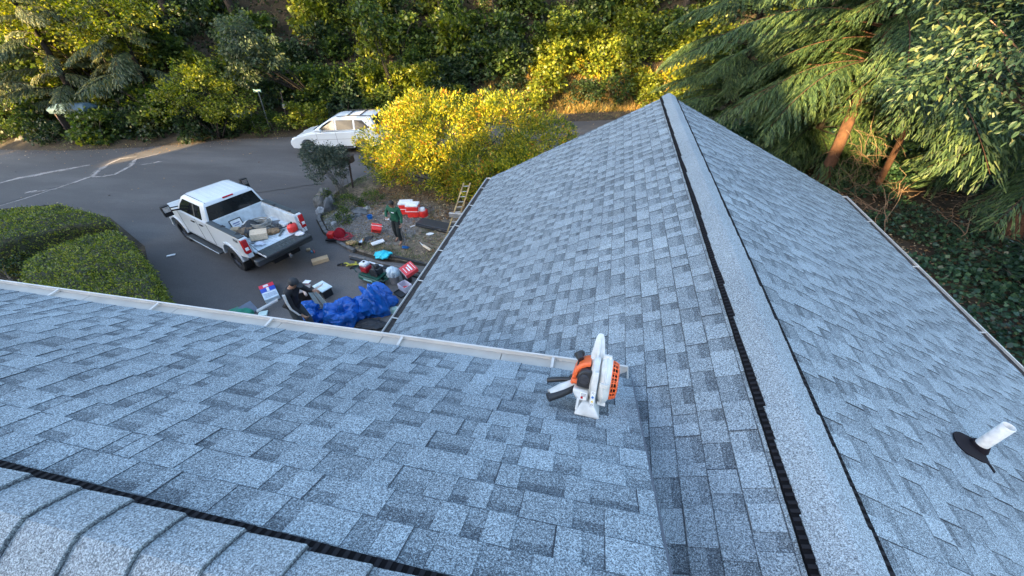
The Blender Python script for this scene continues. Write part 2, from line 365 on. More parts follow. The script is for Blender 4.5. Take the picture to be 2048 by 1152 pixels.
for i in range(len(kp) - 1):
    a, b_ = np.array(kp[i]), np.array(kp[i + 1]); L = np.linalg.norm(b_ - a); n = max(2, int(L / 0.32))
    for k in range(n):
        q = a + (b_ - a) * (k + 0.5) / n; kb.box((q[0], q[1], 0.055 + random.uniform(-.01, .01)), (L / n * 0.93, 0.13 + random.uniform(-.02, .02), 0.12), rz=math.atan2(b_[1] - a[1], b_[0] - a[0]) + random.uniform(-.06, .06))
ko = kb.build('kerb', mat('kerb_stone', (0.12, 0.115, 0.11), 0.9, var=0.3, scale=4), bevel=0.015); struct(ko, 'low stone kerb round the planting bed')
# ================================================================ the house
house = thing('house', 'house with blue grey shingled roofs, the garage wing running away to the right', 'house', (0, 0, 0))
RX, RZ, SL = 1.136, 5.35, 0.5                     # wing ridge
def shingles(name, O, U, Vd, Nn, W_, nc, parent, seed, e=0.143, tmax=None):
    """laminated shingles: real courses, raised tabs and the darker blend band printed above the cut-outs, plus painted shade lines"""
    rg = random.Random(seed); V = []; F = []; T = []
    O, U, Vd, Nn = [np.array(a, float) for a in (O, U, Vd, Nn)]
    def quad(a, tone):
        b = len(V)
        for (u, v, n) in a: V.append(O + U * u + Vd * v + Nn * n); T.append(tone)
        F.append((b, b + 1, b + 2, b + 3))
    for k in range(nc):
        v0, v1 = k * e, min((k + 1) * e, tmax or 99)
        if v1 - v0 < 0.01: break
        u = -rg.random() * 0.3; tooth = rg.random() < 0.5; nextj = rg.uniform(0.1, 1.0)
        course = rg.uniform(-0.03, 0.03)
        while u < W_:
            w = rg.choice([0.075, 0.10, 0.13, 0.16, 0.20]) * rg.uniform(0.9, 1.1)
            a, b = max(0.0, u), min(W_, u + w)
            if b > a + 1e-4:
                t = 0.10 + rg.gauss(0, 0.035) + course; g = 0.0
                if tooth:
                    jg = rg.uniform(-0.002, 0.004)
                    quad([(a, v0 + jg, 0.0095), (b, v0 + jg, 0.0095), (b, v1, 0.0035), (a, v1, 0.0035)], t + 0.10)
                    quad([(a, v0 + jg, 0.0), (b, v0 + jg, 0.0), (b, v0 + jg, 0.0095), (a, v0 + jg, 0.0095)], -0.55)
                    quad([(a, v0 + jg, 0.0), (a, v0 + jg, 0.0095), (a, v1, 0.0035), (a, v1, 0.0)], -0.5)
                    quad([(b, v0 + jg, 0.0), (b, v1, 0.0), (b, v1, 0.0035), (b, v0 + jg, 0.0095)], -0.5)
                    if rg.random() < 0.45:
                        quad([(b, v0, 0.0056), (b + .0035, v0, 0.0056), (b + .0035, v1, 0.0016), (b, v1, 0.0016)], -0.6)  # thin painted shade line along the side of the raised tab
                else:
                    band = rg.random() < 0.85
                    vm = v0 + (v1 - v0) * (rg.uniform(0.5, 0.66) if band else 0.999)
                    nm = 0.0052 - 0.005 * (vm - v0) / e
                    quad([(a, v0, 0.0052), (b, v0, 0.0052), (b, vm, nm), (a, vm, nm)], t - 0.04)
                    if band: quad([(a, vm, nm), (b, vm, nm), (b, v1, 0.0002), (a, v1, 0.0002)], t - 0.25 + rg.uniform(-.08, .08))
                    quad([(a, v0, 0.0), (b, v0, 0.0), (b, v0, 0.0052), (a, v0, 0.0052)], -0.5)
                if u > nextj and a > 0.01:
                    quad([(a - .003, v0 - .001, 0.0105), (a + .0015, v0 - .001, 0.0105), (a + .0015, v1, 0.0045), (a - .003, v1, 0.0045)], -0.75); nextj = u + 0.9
                quad([(a, v1 - .006, (.0052 if tooth else .0012)), (b, v1 - .006, (.0052 if tooth else .0012)), (b, v1, (.0050 if tooth else .0010)), (a, v1, (.0050 if tooth else .0010))], -0.38)  # painted shadow line just below the next course's edge
            u += w; tooth = (not tooth) if rg.random() < 0.97 else tooth
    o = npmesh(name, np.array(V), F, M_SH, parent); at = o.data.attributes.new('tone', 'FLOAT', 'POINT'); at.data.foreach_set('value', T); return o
c5 = math.sqrt(1.25)
def deck(name, pts, parent, m=None, th=0.12):
    """the roof's board layer: a slab under the shingles"""
    b = MB(); n = len(pts); lo = [(p[0], p[1], p[2] - th) for p in pts]; b.loft([lo, pts]); return b.build(name, m or M_WALL, parent)
# wing roof: left and right slopes
wing = bpy.data.objects.new('wing_roof', None); COL.objects.link(wing); wing.parent = house
YF, YN = 8.93, -3.2
exL, ezL = -2.62, RZ - SL * (RX + 2.62)
exR = 4.89; ezR = RZ - SL * (exR - RX)
LW = (RX - exL) * c5
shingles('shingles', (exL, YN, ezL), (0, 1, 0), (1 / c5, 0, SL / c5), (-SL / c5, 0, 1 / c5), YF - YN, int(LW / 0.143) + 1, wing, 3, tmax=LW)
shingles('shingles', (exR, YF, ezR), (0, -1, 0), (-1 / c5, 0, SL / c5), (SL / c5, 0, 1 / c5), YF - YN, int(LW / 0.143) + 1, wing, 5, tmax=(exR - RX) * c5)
deck('roof_deck', [(exL + .01, YN, ezL - .004), (RX, YN, RZ - .004), (RX, YF - .01, RZ - .004), (exL + .01, YF - .01, ezL - .004)], wing)
deck('roof_deck', [(RX, YN, RZ - .004), (exR - .01, YN, ezR - .004), (exR - .01, YF - .01, ezR - .004), (RX, YF - .01, RZ - .004)], wing)
# upper roof: street slope and back slope, ridge along x
MY, MZ = 0.19, 7.2 - 2.251 + 0.5 * (1.998 - 0.19)  # 5.853
MX = 0.345; MXL = -9.5; EY = 1.885; EZ = MZ - SL * (EY - MY)
upper = bpy.data.objects.new('upper_roof', None); COL.objects.link(upper); upper.parent = house
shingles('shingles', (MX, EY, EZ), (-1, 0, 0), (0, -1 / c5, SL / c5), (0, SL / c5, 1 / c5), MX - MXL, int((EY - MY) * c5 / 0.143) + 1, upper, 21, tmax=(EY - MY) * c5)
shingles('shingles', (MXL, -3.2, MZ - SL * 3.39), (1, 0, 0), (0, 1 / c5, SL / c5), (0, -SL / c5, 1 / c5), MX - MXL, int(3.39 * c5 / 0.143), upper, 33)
deck('roof_deck', [(MXL, EY - .01, EZ - .004), (MXL, MY, MZ - .004), (MX - .012, MY, MZ - .004), (MX - .012, EY - .01, EZ - .004)], upper)
deck('roof_deck', [(MXL, MY, MZ - .004), (MXL, -3.2, MZ - SL * 3.39 - .004), (MX - .012, -3.2, MZ - SL * 3.39 - .004), (MX - .012, MY, MZ - .004)], upper)

def ridge_line(O, D, S, length, ex, half, parent, seed, shift=0.026, th=0.026, lead=True):
    """vent strip and thick folded ridge shingles. D along the ridge, S level across it"""
    O, D, S = [np.array(a, float) for a in (O, D, S)]; Z = np.array([0, 0, 1.0]); rg = random.Random(seed)
    v = MB(); hv = half + shift
    sec = [(-hv, -hv * SL + 0.008), (-hv, -hv * SL + 0.026), (0, 0.010), (hv, -hv * SL + 0.026), (hv, -hv * SL + 0.008), (0, 0.004)]
    v.loft([[O + D * t + S * a + Z * b for a, b in sec] for t in (0.0, length)])
    n = int(length / 0.036)
    for i in range(n):                                   # fins of the vent along both rims
        t = (i + 0.5) * 0.036
        for sg in (-1, 1):
            q = [O + D * (t - .008), O + D * (t + .008)]
            ring = [[p + S * sg * a + Z * b for a, b in ((half - .02, -half * SL + .012), (hv - .002, -hv * SL + .006), (hv - .002, -hv * SL + .030), (half - .02, -(half - .02) * SL + .026))] for p in q]
            v.loft(ring, 1)
    v.build('ridge_vent', [M_VENT, mat('vent_fin', (.015, .015, .018), .8, spec=.1)], parent)
    V = []; F = []; T = []
    t = -0.05; k = 0
    while t < length:
        L = ex + 0.045; w = half + rg.uniform(-.006, .006); tone = 0.14 + (rg.gauss(0, 0.02) if lead else 0); sk = rg.uniform(-.007, .007)
        # section points from rim to rim, softly rounded at the peak
        A = [-w, -w * 0.72, -w * 0.45, -w * 0.22, -w * 0.08, 0, w * 0.08, w * 0.22, w * 0.45, w * 0.72, w]
        def zz(a): return -abs(a) * SL + 0.006 * math.exp(-(a / 0.02) ** 2) * -1 + 0.030
        b = len(V); n = len(A)
        def put(tt, hh, tn, wsc=1.0):
            for a in A:
                rim = 0.004 * (abs(a) / w) ** 6
                V.append(O + D * min(length + .01, tt + (sk if a > 0 else -sk) * abs(a) / w) + S * a * wsc + Z * (zz(a) + hh - rim)); T.append(tn)
        put(t - .013, .006 if lead else -.002, -.95 if lead else tone); put(t, th, tone); put(t, 0.0 if lead else -.002, -0.95 if lead else tone); put(t + L, min(0.004, th * .6), tone, .955); put(t + L, -0.004, -.6, .955)  # with lead, a dark strip paints the shadow at each joint
        # thick end face, top, far end
        V_ = len(V)
        for i in range(n - 1):
            F.append((b + n + i, b + n + i + 1, b + 3 * n + i + 1, b + 3 * n + i))
            F.append((b + 2 * n + i, b + 2 * n + i + 1, b + n + i + 1, b + n + i))
            F.append((b + i, b + i + 1, b + 2 * n + i + 1, b + 2 * n + i))
        # rims
        for i0, sg in ((0, 1), (n - 1, -1)):
            c = len(V); pa = V[b + n + i0]; pb = V[b + 3 * n + i0]
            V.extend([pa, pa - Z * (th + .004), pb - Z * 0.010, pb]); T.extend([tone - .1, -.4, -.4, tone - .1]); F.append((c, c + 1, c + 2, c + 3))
        t += ex; k += 1
    o = npmesh('ridge_cap', np.array(V), F, M_CAP, parent); at = o.data.attributes.new('tone', 'FLOAT', 'POINT'); at.data.foreach_set('value', T)
    return o
# main ridge: thick ends face the camera's side (+x)
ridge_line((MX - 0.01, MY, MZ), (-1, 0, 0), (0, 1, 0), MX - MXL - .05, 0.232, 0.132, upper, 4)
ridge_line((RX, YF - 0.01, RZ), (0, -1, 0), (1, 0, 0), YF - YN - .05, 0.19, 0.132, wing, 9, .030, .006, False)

# gutters: open troughs with hangers
def gutter(A, B, out, parent, hang=0.95, m=None, inner=None, w=0.125, start=0.4, capA=True):
    A, B, out = [np.array(a, float) for a in (A, B, out)]; D = (B - A); L = np.linalg.norm(D); D /= L; Z = np.array([0, 0, 1.])
    g = bpy.data.objects.new('gutter', None); COL.objects.link(g); g.parent = parent
    sec = [(0, 0.0), (0, -0.10), (w * 0.72, -0.10), (w * 0.95, -0.03), (w, 0.0), (w - 0.012, 0.0), (w - 0.014, -0.006), (w - .004, -.008), (w * 0.93, -0.03), (w * 0.70, -0.094), (0.004, -0.094), (0.004, 0.0)]
    b = MB(); b.loft([[A + out * a + Z * c for a, c in sec], [B + out * a + Z * c for a, c in sec]])
    for P, s in ((A, 1), (B, -1)):
        b.loft([[P + D * s * t + out * a + Z * c for a, c in ((0, 0), (0, -.1), (w * .72, -.1), (w * .95, -.03), (w, 0))] for t in (0, 0.004)])
    b.build('trough', m or M_GUT, g)
    if inner is not None:
        f = MB(); f.loft([[P + out * a + Z * c for a, c in ((0.006, -.088), (w * .70, -.088), (w * .90, -.030), (.006, -.026))] for P in (A + D * .01, B - D * .01)]); f.build('dark_fill', inner, g)  # plain dark fill that blackens the inside of the trough
    t = start
    while t < L:
        h = MB(); P = A + D * t; h.loft([[P + D * s + out * a + Z * c for a, c in ((0.002, -.012), (0.002, -.02), (w - .015, -.012), (w - .015, -.004))] for s in (-.01, .01)]); h.build('gutter_hanger', M_GUT, g)
        t += hang
    return g
# pale strips cover the inside of the street gutter
GZ = EZ - 0.012
gm = gutter((MXL, EY + .004, GZ), (0.33, EY + .004, GZ), (0, 1, 0), upper, hang=1.22, start=0.75, w=0.135)
pan = MB()
sx = MXL
for wd in (2.35, 2.45, 1.05, 1.1, 0.95, 1.0, 0.7):
    x1 = min(0.16, sx + wd - 0.006)
    if x1 > sx: pan.add([(sx, EY + .01, GZ - .028), (x1, EY + .01, GZ - .028), (x1, EY + .125, GZ - .034), (sx, EY + .125, GZ - .034), (sx, EY + .01, GZ - .034), (x1, EY + .01, GZ - .034), (x1, EY + .125, GZ - .04), (sx, EY + .125, GZ - .04)], [(0, 1, 2, 3), (7, 6, 5, 4), (0, 4, 5, 1), (1, 5, 6, 2), (2, 6, 7, 3), (3, 7, 4, 0)])
    sx += wd
pan.build('gutter_cover', mat('weathered_cover', (0.37, 0.355, 0.32), 0.7, var=0.16, scale=3, bump=0.15, bscale=12), gm)
gutter((exL - .004, YN, ezL - .012), (exL - .004, YF, ezL - .012), (-1, 0, 0), wing, inner=M_GUTD, hang=0.92, start=0.5)
gutter((exR + .004, YF, ezR - .012), (exR + .004, YN, ezR - .012), (1, 0, 0), wing, inner=M_GUTD, hang=1.5, start=1.1)
# drip edge, fascia, walls
b = MB(); b.box((exL + .035, (YF + YN) / 2, ezL - .08), (0.025, YF - YN - .04, 0.16)); b.build('fascia', M_WHITE, wing)
b = MB(); b.box((exR - .035, (YF + YN) / 2, ezR - .08), (0.025, YF - YN - .04, 0.16)); b.build('fascia', M_WHITE, wing)
b = MB()
for sg, ex_, ez_ in ((-1, exL, ezL), (1, exR, ezR)):
    b.loft([[(RX, y, RZ - .006), (ex_, y, ez_ - .006), (ex_, y, ez_ - .17), (RX, y, RZ - .17)] for y in (YF - .008, YF + .016)])
b.build('rake_board', M_WHITE, wing)
b = MB(); b.loft([[(x, MY, MZ - .006), (x, EY, EZ - .006), (x, EY, EZ - .15), (x, MY, MZ - .15)] for x in (MX - .010, MX + .012)]); b.loft([[(x, MY, MZ - .006), (x, -3.2, MZ - SL * 3.39 - .006), (x, -3.2, MZ - SL * 3.39 - .15), (x, MY, MZ - .15)] for x in (MX - .010, MX + .012)]); b.build('rake_board', mat('rake_grey', (0.10, 0.11, 0.13), 0.7), upper)
b = MB()
WX0, WX1 = exL + 0.4, exR - 0.4
b.loft([[(WX0, y, 0), (WX1, y, 0), (WX1, y, RZ - SL * (WX1 - RX) - .14), (RX, y, RZ - .14), (WX0, y, RZ - SL * (RX - WX0) - .14)] for y in (-3, YF - 0.35)])
b.build('wall', M_WALL, house)
b = MB(); b.loft([[(x, -3, 0), (x, EY - .35, 0), (x, EY - .35, EZ + .05), (x, MY, MZ - .14), (x, -3, MZ - SL * 3.2 - .14)] for x in (MXL + .3, MX - .1)]); b.build('wall', mat('siding_upper', (0.40, 0.41, 0.40), 0.7, scale=3), house)
# vent pipe on the right slope
vx, vy = 2.70, 2.10; vz = RZ - SL * (vx - RX)
vp = MB(); vp.lathe([(0.036, -0.05), (0.036, 0.262), (0.034, 0.265), (0.031, 0.262), (0.031, 0.0)], 24, (0, 0, 0)); po = vp.build('vent_pipe', M_PVC, house, smooth=True)
po.location = (vx, vy, vz); po.rotation_euler = (0, R(6), 0)
fl = MB(); nrm = (SL / c5, 0, 1 / c5)
ring = []
for k in range(40):
    a = 2 * math.pi * k / 40; u = 0.15 * math.cos(a); w_ = 0.11 * math.sin(a)
    if math.sin(a) < -0.6 or False: pass
    ring.append((u, w_))
pts = []
for qx, qy in ((545, 458), (570, 446), (610, 448), (700, 490), (790, 540), (850, 620), (890, 700), (925, 775), (992, 872), (975, 880), (940, 825), (905, 780), (850, 762), (780, 722), (700, 680), (640, 632), (590, 575), (560, 520)):
    d = ray(1800 + qx / 5.24, 780 + qy / 5.24); nn = np.array([SL, 0, 1.0]); q_ = CAM + d * ((RZ + SL * RX - CAM @ nn) / (d @ nn)); pts.append((q_[0], q_[1], 0))
def onR(p, h): return (p[0], p[1], RZ - SL * (p[0] - RX) + h)
fl.loft([[onR(p, 0.006) for p in pts], [onR(p, 0.014) for p in pts]])
fl.tube([(vx, vy, vz + .008), (vx + .003, vy, vz + 0.05)], [0.060, 0.045], 20)
fo = fl.build('flashing', mat('lead_black', (0.012, 0.010, 0.014), 0.8, spec=.1), house, smooth=True)
fo.parent = po; fo.matrix_parent_inverse = Matrix.Translation((vx, vy, vz)).inverted() if False else (Matrix.Translation((vx, vy, vz)) @ Euler((0, R(6), 0)).to_matrix().to_4x4()).inverted()
# ================================================================ foliage helpers
def unit(a): return a / (np.linalg.norm(a, axis=-1, keepdims=True) + 1e-9)
def leafarr(P, D, Nn, L, Wd, kind='rhomb'):
    """P base points, D leaf axis, Nn leaf face direction, L and Wd sizes (arrays) -> verts, quads"""
    n = len(P); D = unit(D); S = unit(np.cross(D, Nn)); Nn = np.cross(S, D)
    L = (np.ones(n) * L)[:, None]; Wd = (np.ones(n) * Wd)[:, None]
    if kind == 'rhomb':
        V = np.stack([P, P + D * L * 0.45 + S * Wd * 0.5, P + D * L, P + D * L * 0.45 - S * Wd * 0.5], 1)
        F = np.arange(n * 4).reshape(n, 4)
    elif kind == 'strip':
        V = np.stack([P - S * Wd * 0.5, P + S * Wd * 0.5, P + D * L + S * Wd * 0.18, P + D * L - S * Wd * 0.18], 1); F = np.arange(n * 4).reshape(n, 4)
    else:                                     # folded oval leaf of two halves, tip drooping
        up = Nn * Wd * 0.16
        V = np.stack([P, P + D * L * 0.28 + S * Wd * 0.46 + up, P + D * L * 0.72 + S * Wd * 0.40 + up, P + D * L - Nn * L * 0.1,
                      P + D * L * 0.72 - S * Wd * 0.40 + up, P + D * L * 0.28 - S * Wd * 0.46 + up], 1)
        b = np.arange(n)[:, None] * 6; F = np.concatenate([b + np.array([[0, 1, 2, 3]]), b + np.array([[0, 3, 4, 5]])], 0)
    return V.reshape(-1, 3), F
def cat(parts):
    V = []; F = []; b = 0
    for v, f in parts: V.append(v); F.append(f + b); b += len(v)
    return np.concatenate(V), np.concatenate(F)
def rdir(n, g=rng): return unit(g.normal(size=(n, 3)))
def clumps(lobes, k, per, rc, L, Wd, kind='rhomb', droop=0.2, g=rng, up=0.6, shell=0.25, low=-0.75, squash=0.8):
    """leaf clusters spread through ellipsoid lobes (x,y,z,rx,ry,rz); more of them near the rim, gaps between"""
    vol = np.array([l[3] * l[4] * l[5] for l in lobes]) ** 0.67; idx = g.choice(len(lobes), k, p=vol / vol.sum()); lob = np.array(lobes)[idx]
    d = rdir(k, g); d[:, 2] = np.where(d[:, 2] < low, -d[:, 2], d[:, 2]); r = 1 - shell * g.random(k) ** 1.5
    r *= 1 + 0.18 * np.array([mn.noise(Vector(tuple(a * 1.7 + b[:3] * .37))) for a, b in zip(d, lob)])
    C = lob[:, :3] + d * r[:, None] * lob[:, 3:6]; rcs = rc * g.uniform(0.6, 1.35, k)
    off = rdir(k * per, g) * (g.random(k * per) ** 0.45)[:, None]; off[:, 2] *= squash
    ci = np.repeat(np.arange(k), per); P = C[ci] + off * rcs[ci][:, None]
    out = unit(d[ci] * 0.9 + off * 1.1)
    D = unit(out + g.normal(size=out.shape) * 0.45 + np.array([0, 0, -droop])); Nn = unit(g.normal(size=out.shape) * 0.55 + out * 0.35 + np.array([0, 0, up]))
    return leafarr(P, D, Nn, L * g.uniform(0.65, 1.25, len(P)), Wd * g.uniform(0.7, 1.25, len(P)), kind)
def stems(lobes, base, n, r0, seed, rise=1.0):
    rg = random.Random(seed); b = MB(); base = np.array(base, float)
    for i in range(n):
        l = lobes[rg.randrange(len(lobes))]; e = np.array(l[:3]) + np.array([rg.uniform(-.7, .7) * l[3], rg.uniform(-.7, .7) * l[4], rg.uniform(-.2, .8) * l[5]])
        s = base + np.array([rg.uniform(-.2, .2), rg.uniform(-.2, .2), -0.1]); mid = (s + e) / 2 + np.array([rg.uniform(-.3, .3), rg.uniform(-.3, .3), 0.15 * rise])
        q = [s * (1 - t) ** 2 + 2 * mid * t * (1 - t) + e * t * t for t in np.linspace(0, 1, 7)]
        b.tube(q, [r0 * (1 - .8 * k / 6) for k in range(7)], 6)
    return b
M_BARK = mat('bark_brown', (0.02, 0.015, 0.012), 0.95, var=0.4, scale=6, bump=1.0, bscale=18)
M_BARKR = mat('bark_reddish', (0.085, 0.040, 0.024), 0.95, var=0.4, scale=5, bump=1.0, bscale=16)
M_TWIG = mat('twig_grey', (0.12, 0.10, 0.08), 0.9, var=0.3)
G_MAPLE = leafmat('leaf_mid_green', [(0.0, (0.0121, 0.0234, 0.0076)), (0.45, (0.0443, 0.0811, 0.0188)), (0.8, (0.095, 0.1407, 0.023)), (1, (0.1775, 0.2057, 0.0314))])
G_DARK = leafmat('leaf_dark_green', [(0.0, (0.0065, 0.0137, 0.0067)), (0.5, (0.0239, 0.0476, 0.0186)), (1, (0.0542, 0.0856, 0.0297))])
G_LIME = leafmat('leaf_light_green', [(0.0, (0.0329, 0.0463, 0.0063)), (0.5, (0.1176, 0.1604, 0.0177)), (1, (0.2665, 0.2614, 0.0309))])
G_BLUE = leafmat('leaf_blue_green', [(0.0, (0.0168, 0.0281, 0.0163)), (0.5, (0.0514, 0.0808, 0.0442)), (1, (0.1028, 0.1275, 0.0612))])
G_HEM = leafmat('needle_green', [(0.0, (0.0123, 0.0292, 0.0128)), (0.5, (0.0428, 0.0855, 0.033)), (1, (0.1021, 0.1458, 0.0437))], trans=0.25, rough=0.55)
G_CED = leafmat('cedar_grey_green', [(0.0, (0.0207, 0.0324, 0.0171)), (0.5, (0.0665, 0.0915, 0.0435)), (0.85, (0.1147, 0.13, 0.0474)), (1, (0.2064, 0.1768, 0.0474))], trans=0.2)
G_YEL = leafmat('leaf_yellow', [(0.0, (0.045, 0.085, 0.018)), (0.4, (0.12, 0.165, 0.02)), (0.68, (0.32, 0.31, 0.025)), (0.93, (0.50, 0.42, 0.03)), (0.985, (0.5, 0.33, 0.04)), (1, (0.45, 0.20, 0.04))], trans=0.35, pscale=0.9)
G_LAUR = leafmat('leaf_glossy_broad', [(0.0, (0.014, 0.036, 0.024)), (0.5, (0.036, 0.072, 0.04)), (0.85, (0.075, 0.115, 0.05)), (1, (0.14, 0.15, 0.06))], trans=0.2, rough=0.42)
G_HEDGE = leafmat('leaf_hedge', [(0.0, (0.021, 0.039, 0.0109)), (0.4, (0.0954, 0.1373, 0.0234)), (0.75, (0.2066, 0.2384, 0.0286)), (1, (0.3497, 0.3468, 0.0456))], trans=0.25, rough=0.35, pscale=1.3)
G_BANK = leafmat('leaf_bank', [(0, (.08, .11, .015)), (.4, (.26, .29, .02)), (.8, (.42, .38, .035)), (1, (.52, .24, .05))], pscale=.8)  # leaf colour brightened to carry the bank's strong sunlight
G_SHRUB = leafmat('leaf_small_dark', [(0.0, (0.0234, 0.0416, 0.0286)), (0.6, (0.0468, 0.0715, 0.0494)), (1, (0.104, 0.1235, 0.091))], trans=0.15, rough=0.4)
G_IVY = leafmat('leaf_ivy', [(0.0, (0.0125, 0.035, 0.02)), (0.6, (0.025, 0.0625, 0.0325)), (1, (0.0562, 0.1063, 0.0438))], trans=0.15, rough=0.35)
G_GRASS = leafmat('grass_blades', [(0.0, (0.049, 0.084, 0.028)), (0.5, (0.091, 0.14, 0.042)), (0.8, (0.21, 0.21, 0.084)), (1, (0.392, 0.322, 0.168))], trans=0.25, pscale=0.8)
G_DRY = leafmat('dry_grass', [(0.0, (0.0478, 0.052, 0.0133)), (0.35, (0.1723, 0.1501, 0.0398)), (0.7, (0.358, 0.2309, 0.0795)), (1, (0.4774, 0.2771, 0.1061))], trans=0.3, pscale=0.5)
G_FALL = leafmat('fallen_leaf', [(0.0, (0.05, 0.03, 0.02)), (0.5, (0.16, 0.08, 0.035)), (0.8, (0.28, 0.17, 0.07)), (1, (0.45, 0.36, 0.24))], trans=0.1, pscale=0.4)

# ---------------------------------------------------------------- conifer boughs
def bough(L, g, dens=1.0, sw=0.035):
    """one flat spray: drooping axis, side twigs in pairs, short hanging fingers; x outwards"""
    n = int(L / 0.16 * dens); t = np.linspace(0.15, 1, n); ax = np.stack([L * t, 0 * t, 0.16 * L * t - 0.42 * L * t ** 2.4], 1)
    tan = unit(np.gradient(ax, axis=0)); P = []; D = []; Ls = []; 
    for i in range(n):
        for sg in (-1, 1):
            tl = (0.16 + 0.62 * math.sin(math.pi * min(1, t[i] * 0.95 + .05)) ** 0.8) * L * 0.30 * g.uniform(0.7, 1.15)
            d0 = unit(tan[i] * 0.85 + np.array([0, sg, 0]) * 0.85 + g.normal(size=3) * 0.08)
            m = max(3, int(tl / 0.085))
            for k in range(m):
                u = (k + 0.5) / m; p = ax[i] + d0 * tl * u + np.array([0, 0, -0.45 * tl * u * u])
                dd = unit(d0 + np.array([0, 0, -0.9 * u - 0.15])); side = np.cross(dd, [0, 0, 1.0])
                for s2 in (-1, 1):
                    P.append(p); D.append(unit(dd * 0.9 + side * s2 * 0.45 + np.array([0, 0, -0.25]) + g.normal(size=3) * 0.10)); Ls.append(g.uniform(0.15, 0.32) * (1.1 - .4 * u))
            P.append(ax[i] + d0 * tl + np.array([0, 0, -0.45 * tl])); D.append(unit(d0 + np.array([0, 0, -1.0]))); Ls.append(0.16)
    P = np.array(P); D = np.array(D); Nn = unit(np.array([0, 0, 1.0]) + g.normal(size=P.shape) * 0.35)
    return leafarr(P, D, Nn, np.array(Ls), sw * g.uniform(0.7, 1.3, len(P)), 'strip'), ax
def conifer(name, label, cat_, base, height, z0, rad, nb, m, bark, seed, group=None, r0=0.28, lean=(0, 0), sw=0.035, prune=None, az=None, lens=1.0):
    g = np.random.default_rng(seed); t = thing(name, label, cat_, base, 0, group)
    tb = MB(); zs = np.linspace(-0.3, height, 14)
    tb.tube([(lean[0] * z + 0.05 * math.sin(z * 1.1 + seed), lean[1] * z + 0.05 * math.cos(z * .9 + seed), z) for z in zs], [max(0.02, r0 * (1 - 0.93 * max(0, z) / height)) * (1.25 if z < 0.1 else 1) for z in zs], 12)
    protos = [bough(rad * q, g, sw=sw) for q in (1.0, 0.8, 0.62, 0.9)]; parts = []
    for i in range(nb):
        f = (i + g.random()) / nb; z = z0 + (height - z0) * f ** 1.15; a = g.uniform(*(az or (0, 2 * math.pi))); (v, fc), ax = protos[g.integers(4)]
        s = (1 - 0.75 * ((z - z0) / (height - z0 + .01))) * g.uniform(0.75, 1.15); tilt = g.uniform(-0.12, 0.22); roll = g.normal() * 0.18
        Rm = np.array((Matrix.Rotation(a, 3, 'Z') @ Matrix.Rotation(-tilt, 3, 'Y') @ Matrix.Rotation(roll, 3, 'X')))
        o = np.array([lean[0] * z, lean[1] * z, z])
        if prune is not None and prune(o + Rm @ np.array([rad * s * .8, 0, -0.3]) + np.array(base)): continue
        parts.append(((v * s) @ Rm.T + o, fc)); axw = (ax * s) @ Rm.T + o
        tb.tube([o] + list(axw[::3]), list(np.linspace(0.022 * s + .006, 0.004, len(axw[::3]) + 1)), 5)
    V, F = cat(parts); npmesh('crown', V, F, m, t); tb.build('trunk', bark, t, smooth='full'); return t
def bushy(name, label, cat_, base, lobes, k, per, rc, L, Wd, m, kind='rhomb', nst=8, r0=0.03, seed=1, group=None, droop=0.2, bark=None, shell=0.3, low=-0.75, stem_base=(0, 0, 0), up=.6):
    g = np.random.default_rng(seed); t = thing(name, label, cat_, base, 0, group)
    V, F = clumps(lobes, k, per, rc, L, Wd, kind, droop, g, shell=shell, low=low, up=up); npmesh('foliage', V, F, m, t)
    if nst: stems(lobes, stem_base, nst, r0, seed).build('stem', bark or M_TWIG, t, smooth='full')
    return t
def dup(root, loc, rz=0.0, sc=1.0, label=None, group=None):
    r = root.copy(); COL.objects.link(r); r.location = tuple(float(c) for c in loc); r.rotation_euler = (0, 0, rz)
    r.scale = (sc, sc, sc) if not hasattr(sc, '__len__') else sc
    if label: r['label'] = label
    if group: r['group'] = group
    for ch in list(root.children):
        c = ch.copy(); COL.objects.link(c); c.parent = r; c.matrix_parent_inverse = ch.matrix_parent_inverse.copy()
        for q in list(ch.children): d = q.copy(); COL.objects.link(d); d.parent = c; d.matrix_parent_inverse = q.matrix_parent_inverse.copy()
    return r
# ================================================================ hillside vegetation
def bare(x, y):
    """the sunlit grassy bank and the mown verge that carry no bushes"""
    s = y - float(ye(x))
    return (-7.5 < x < 4.5 and s < 2.0 + 0.6 * math.sin(x * 1.7)) or s < 0.9
GH = 'leafy bushes covering the hillside'
def shrub_proto(label, m, L, Wd, seed, kind='rhomb', lob=None):
    lob = lob or [(0, 0, 0.45, 1.0, 0.9, 0.75), (0.5, 0.3, 0.75, 0.7, 0.7, 0.6), (-0.5, -0.1, 0.55, 0.7, 0.6, 0.6)]
    return bushy('hillside_bush', label, 'bush', (0, 0, 0), lob, 60, 26, 0.30, L, Wd, m, kind, 5, 0.022, seed, GH, shell=0.4, droop=0.3)
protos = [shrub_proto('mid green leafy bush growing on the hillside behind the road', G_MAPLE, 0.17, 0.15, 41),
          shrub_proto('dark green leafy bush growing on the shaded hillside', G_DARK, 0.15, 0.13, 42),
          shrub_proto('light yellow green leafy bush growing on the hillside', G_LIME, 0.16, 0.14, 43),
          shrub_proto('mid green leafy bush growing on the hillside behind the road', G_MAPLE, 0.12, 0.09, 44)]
g5 = np.random.default_rng(5); first = [True] * 4; cnt = 0
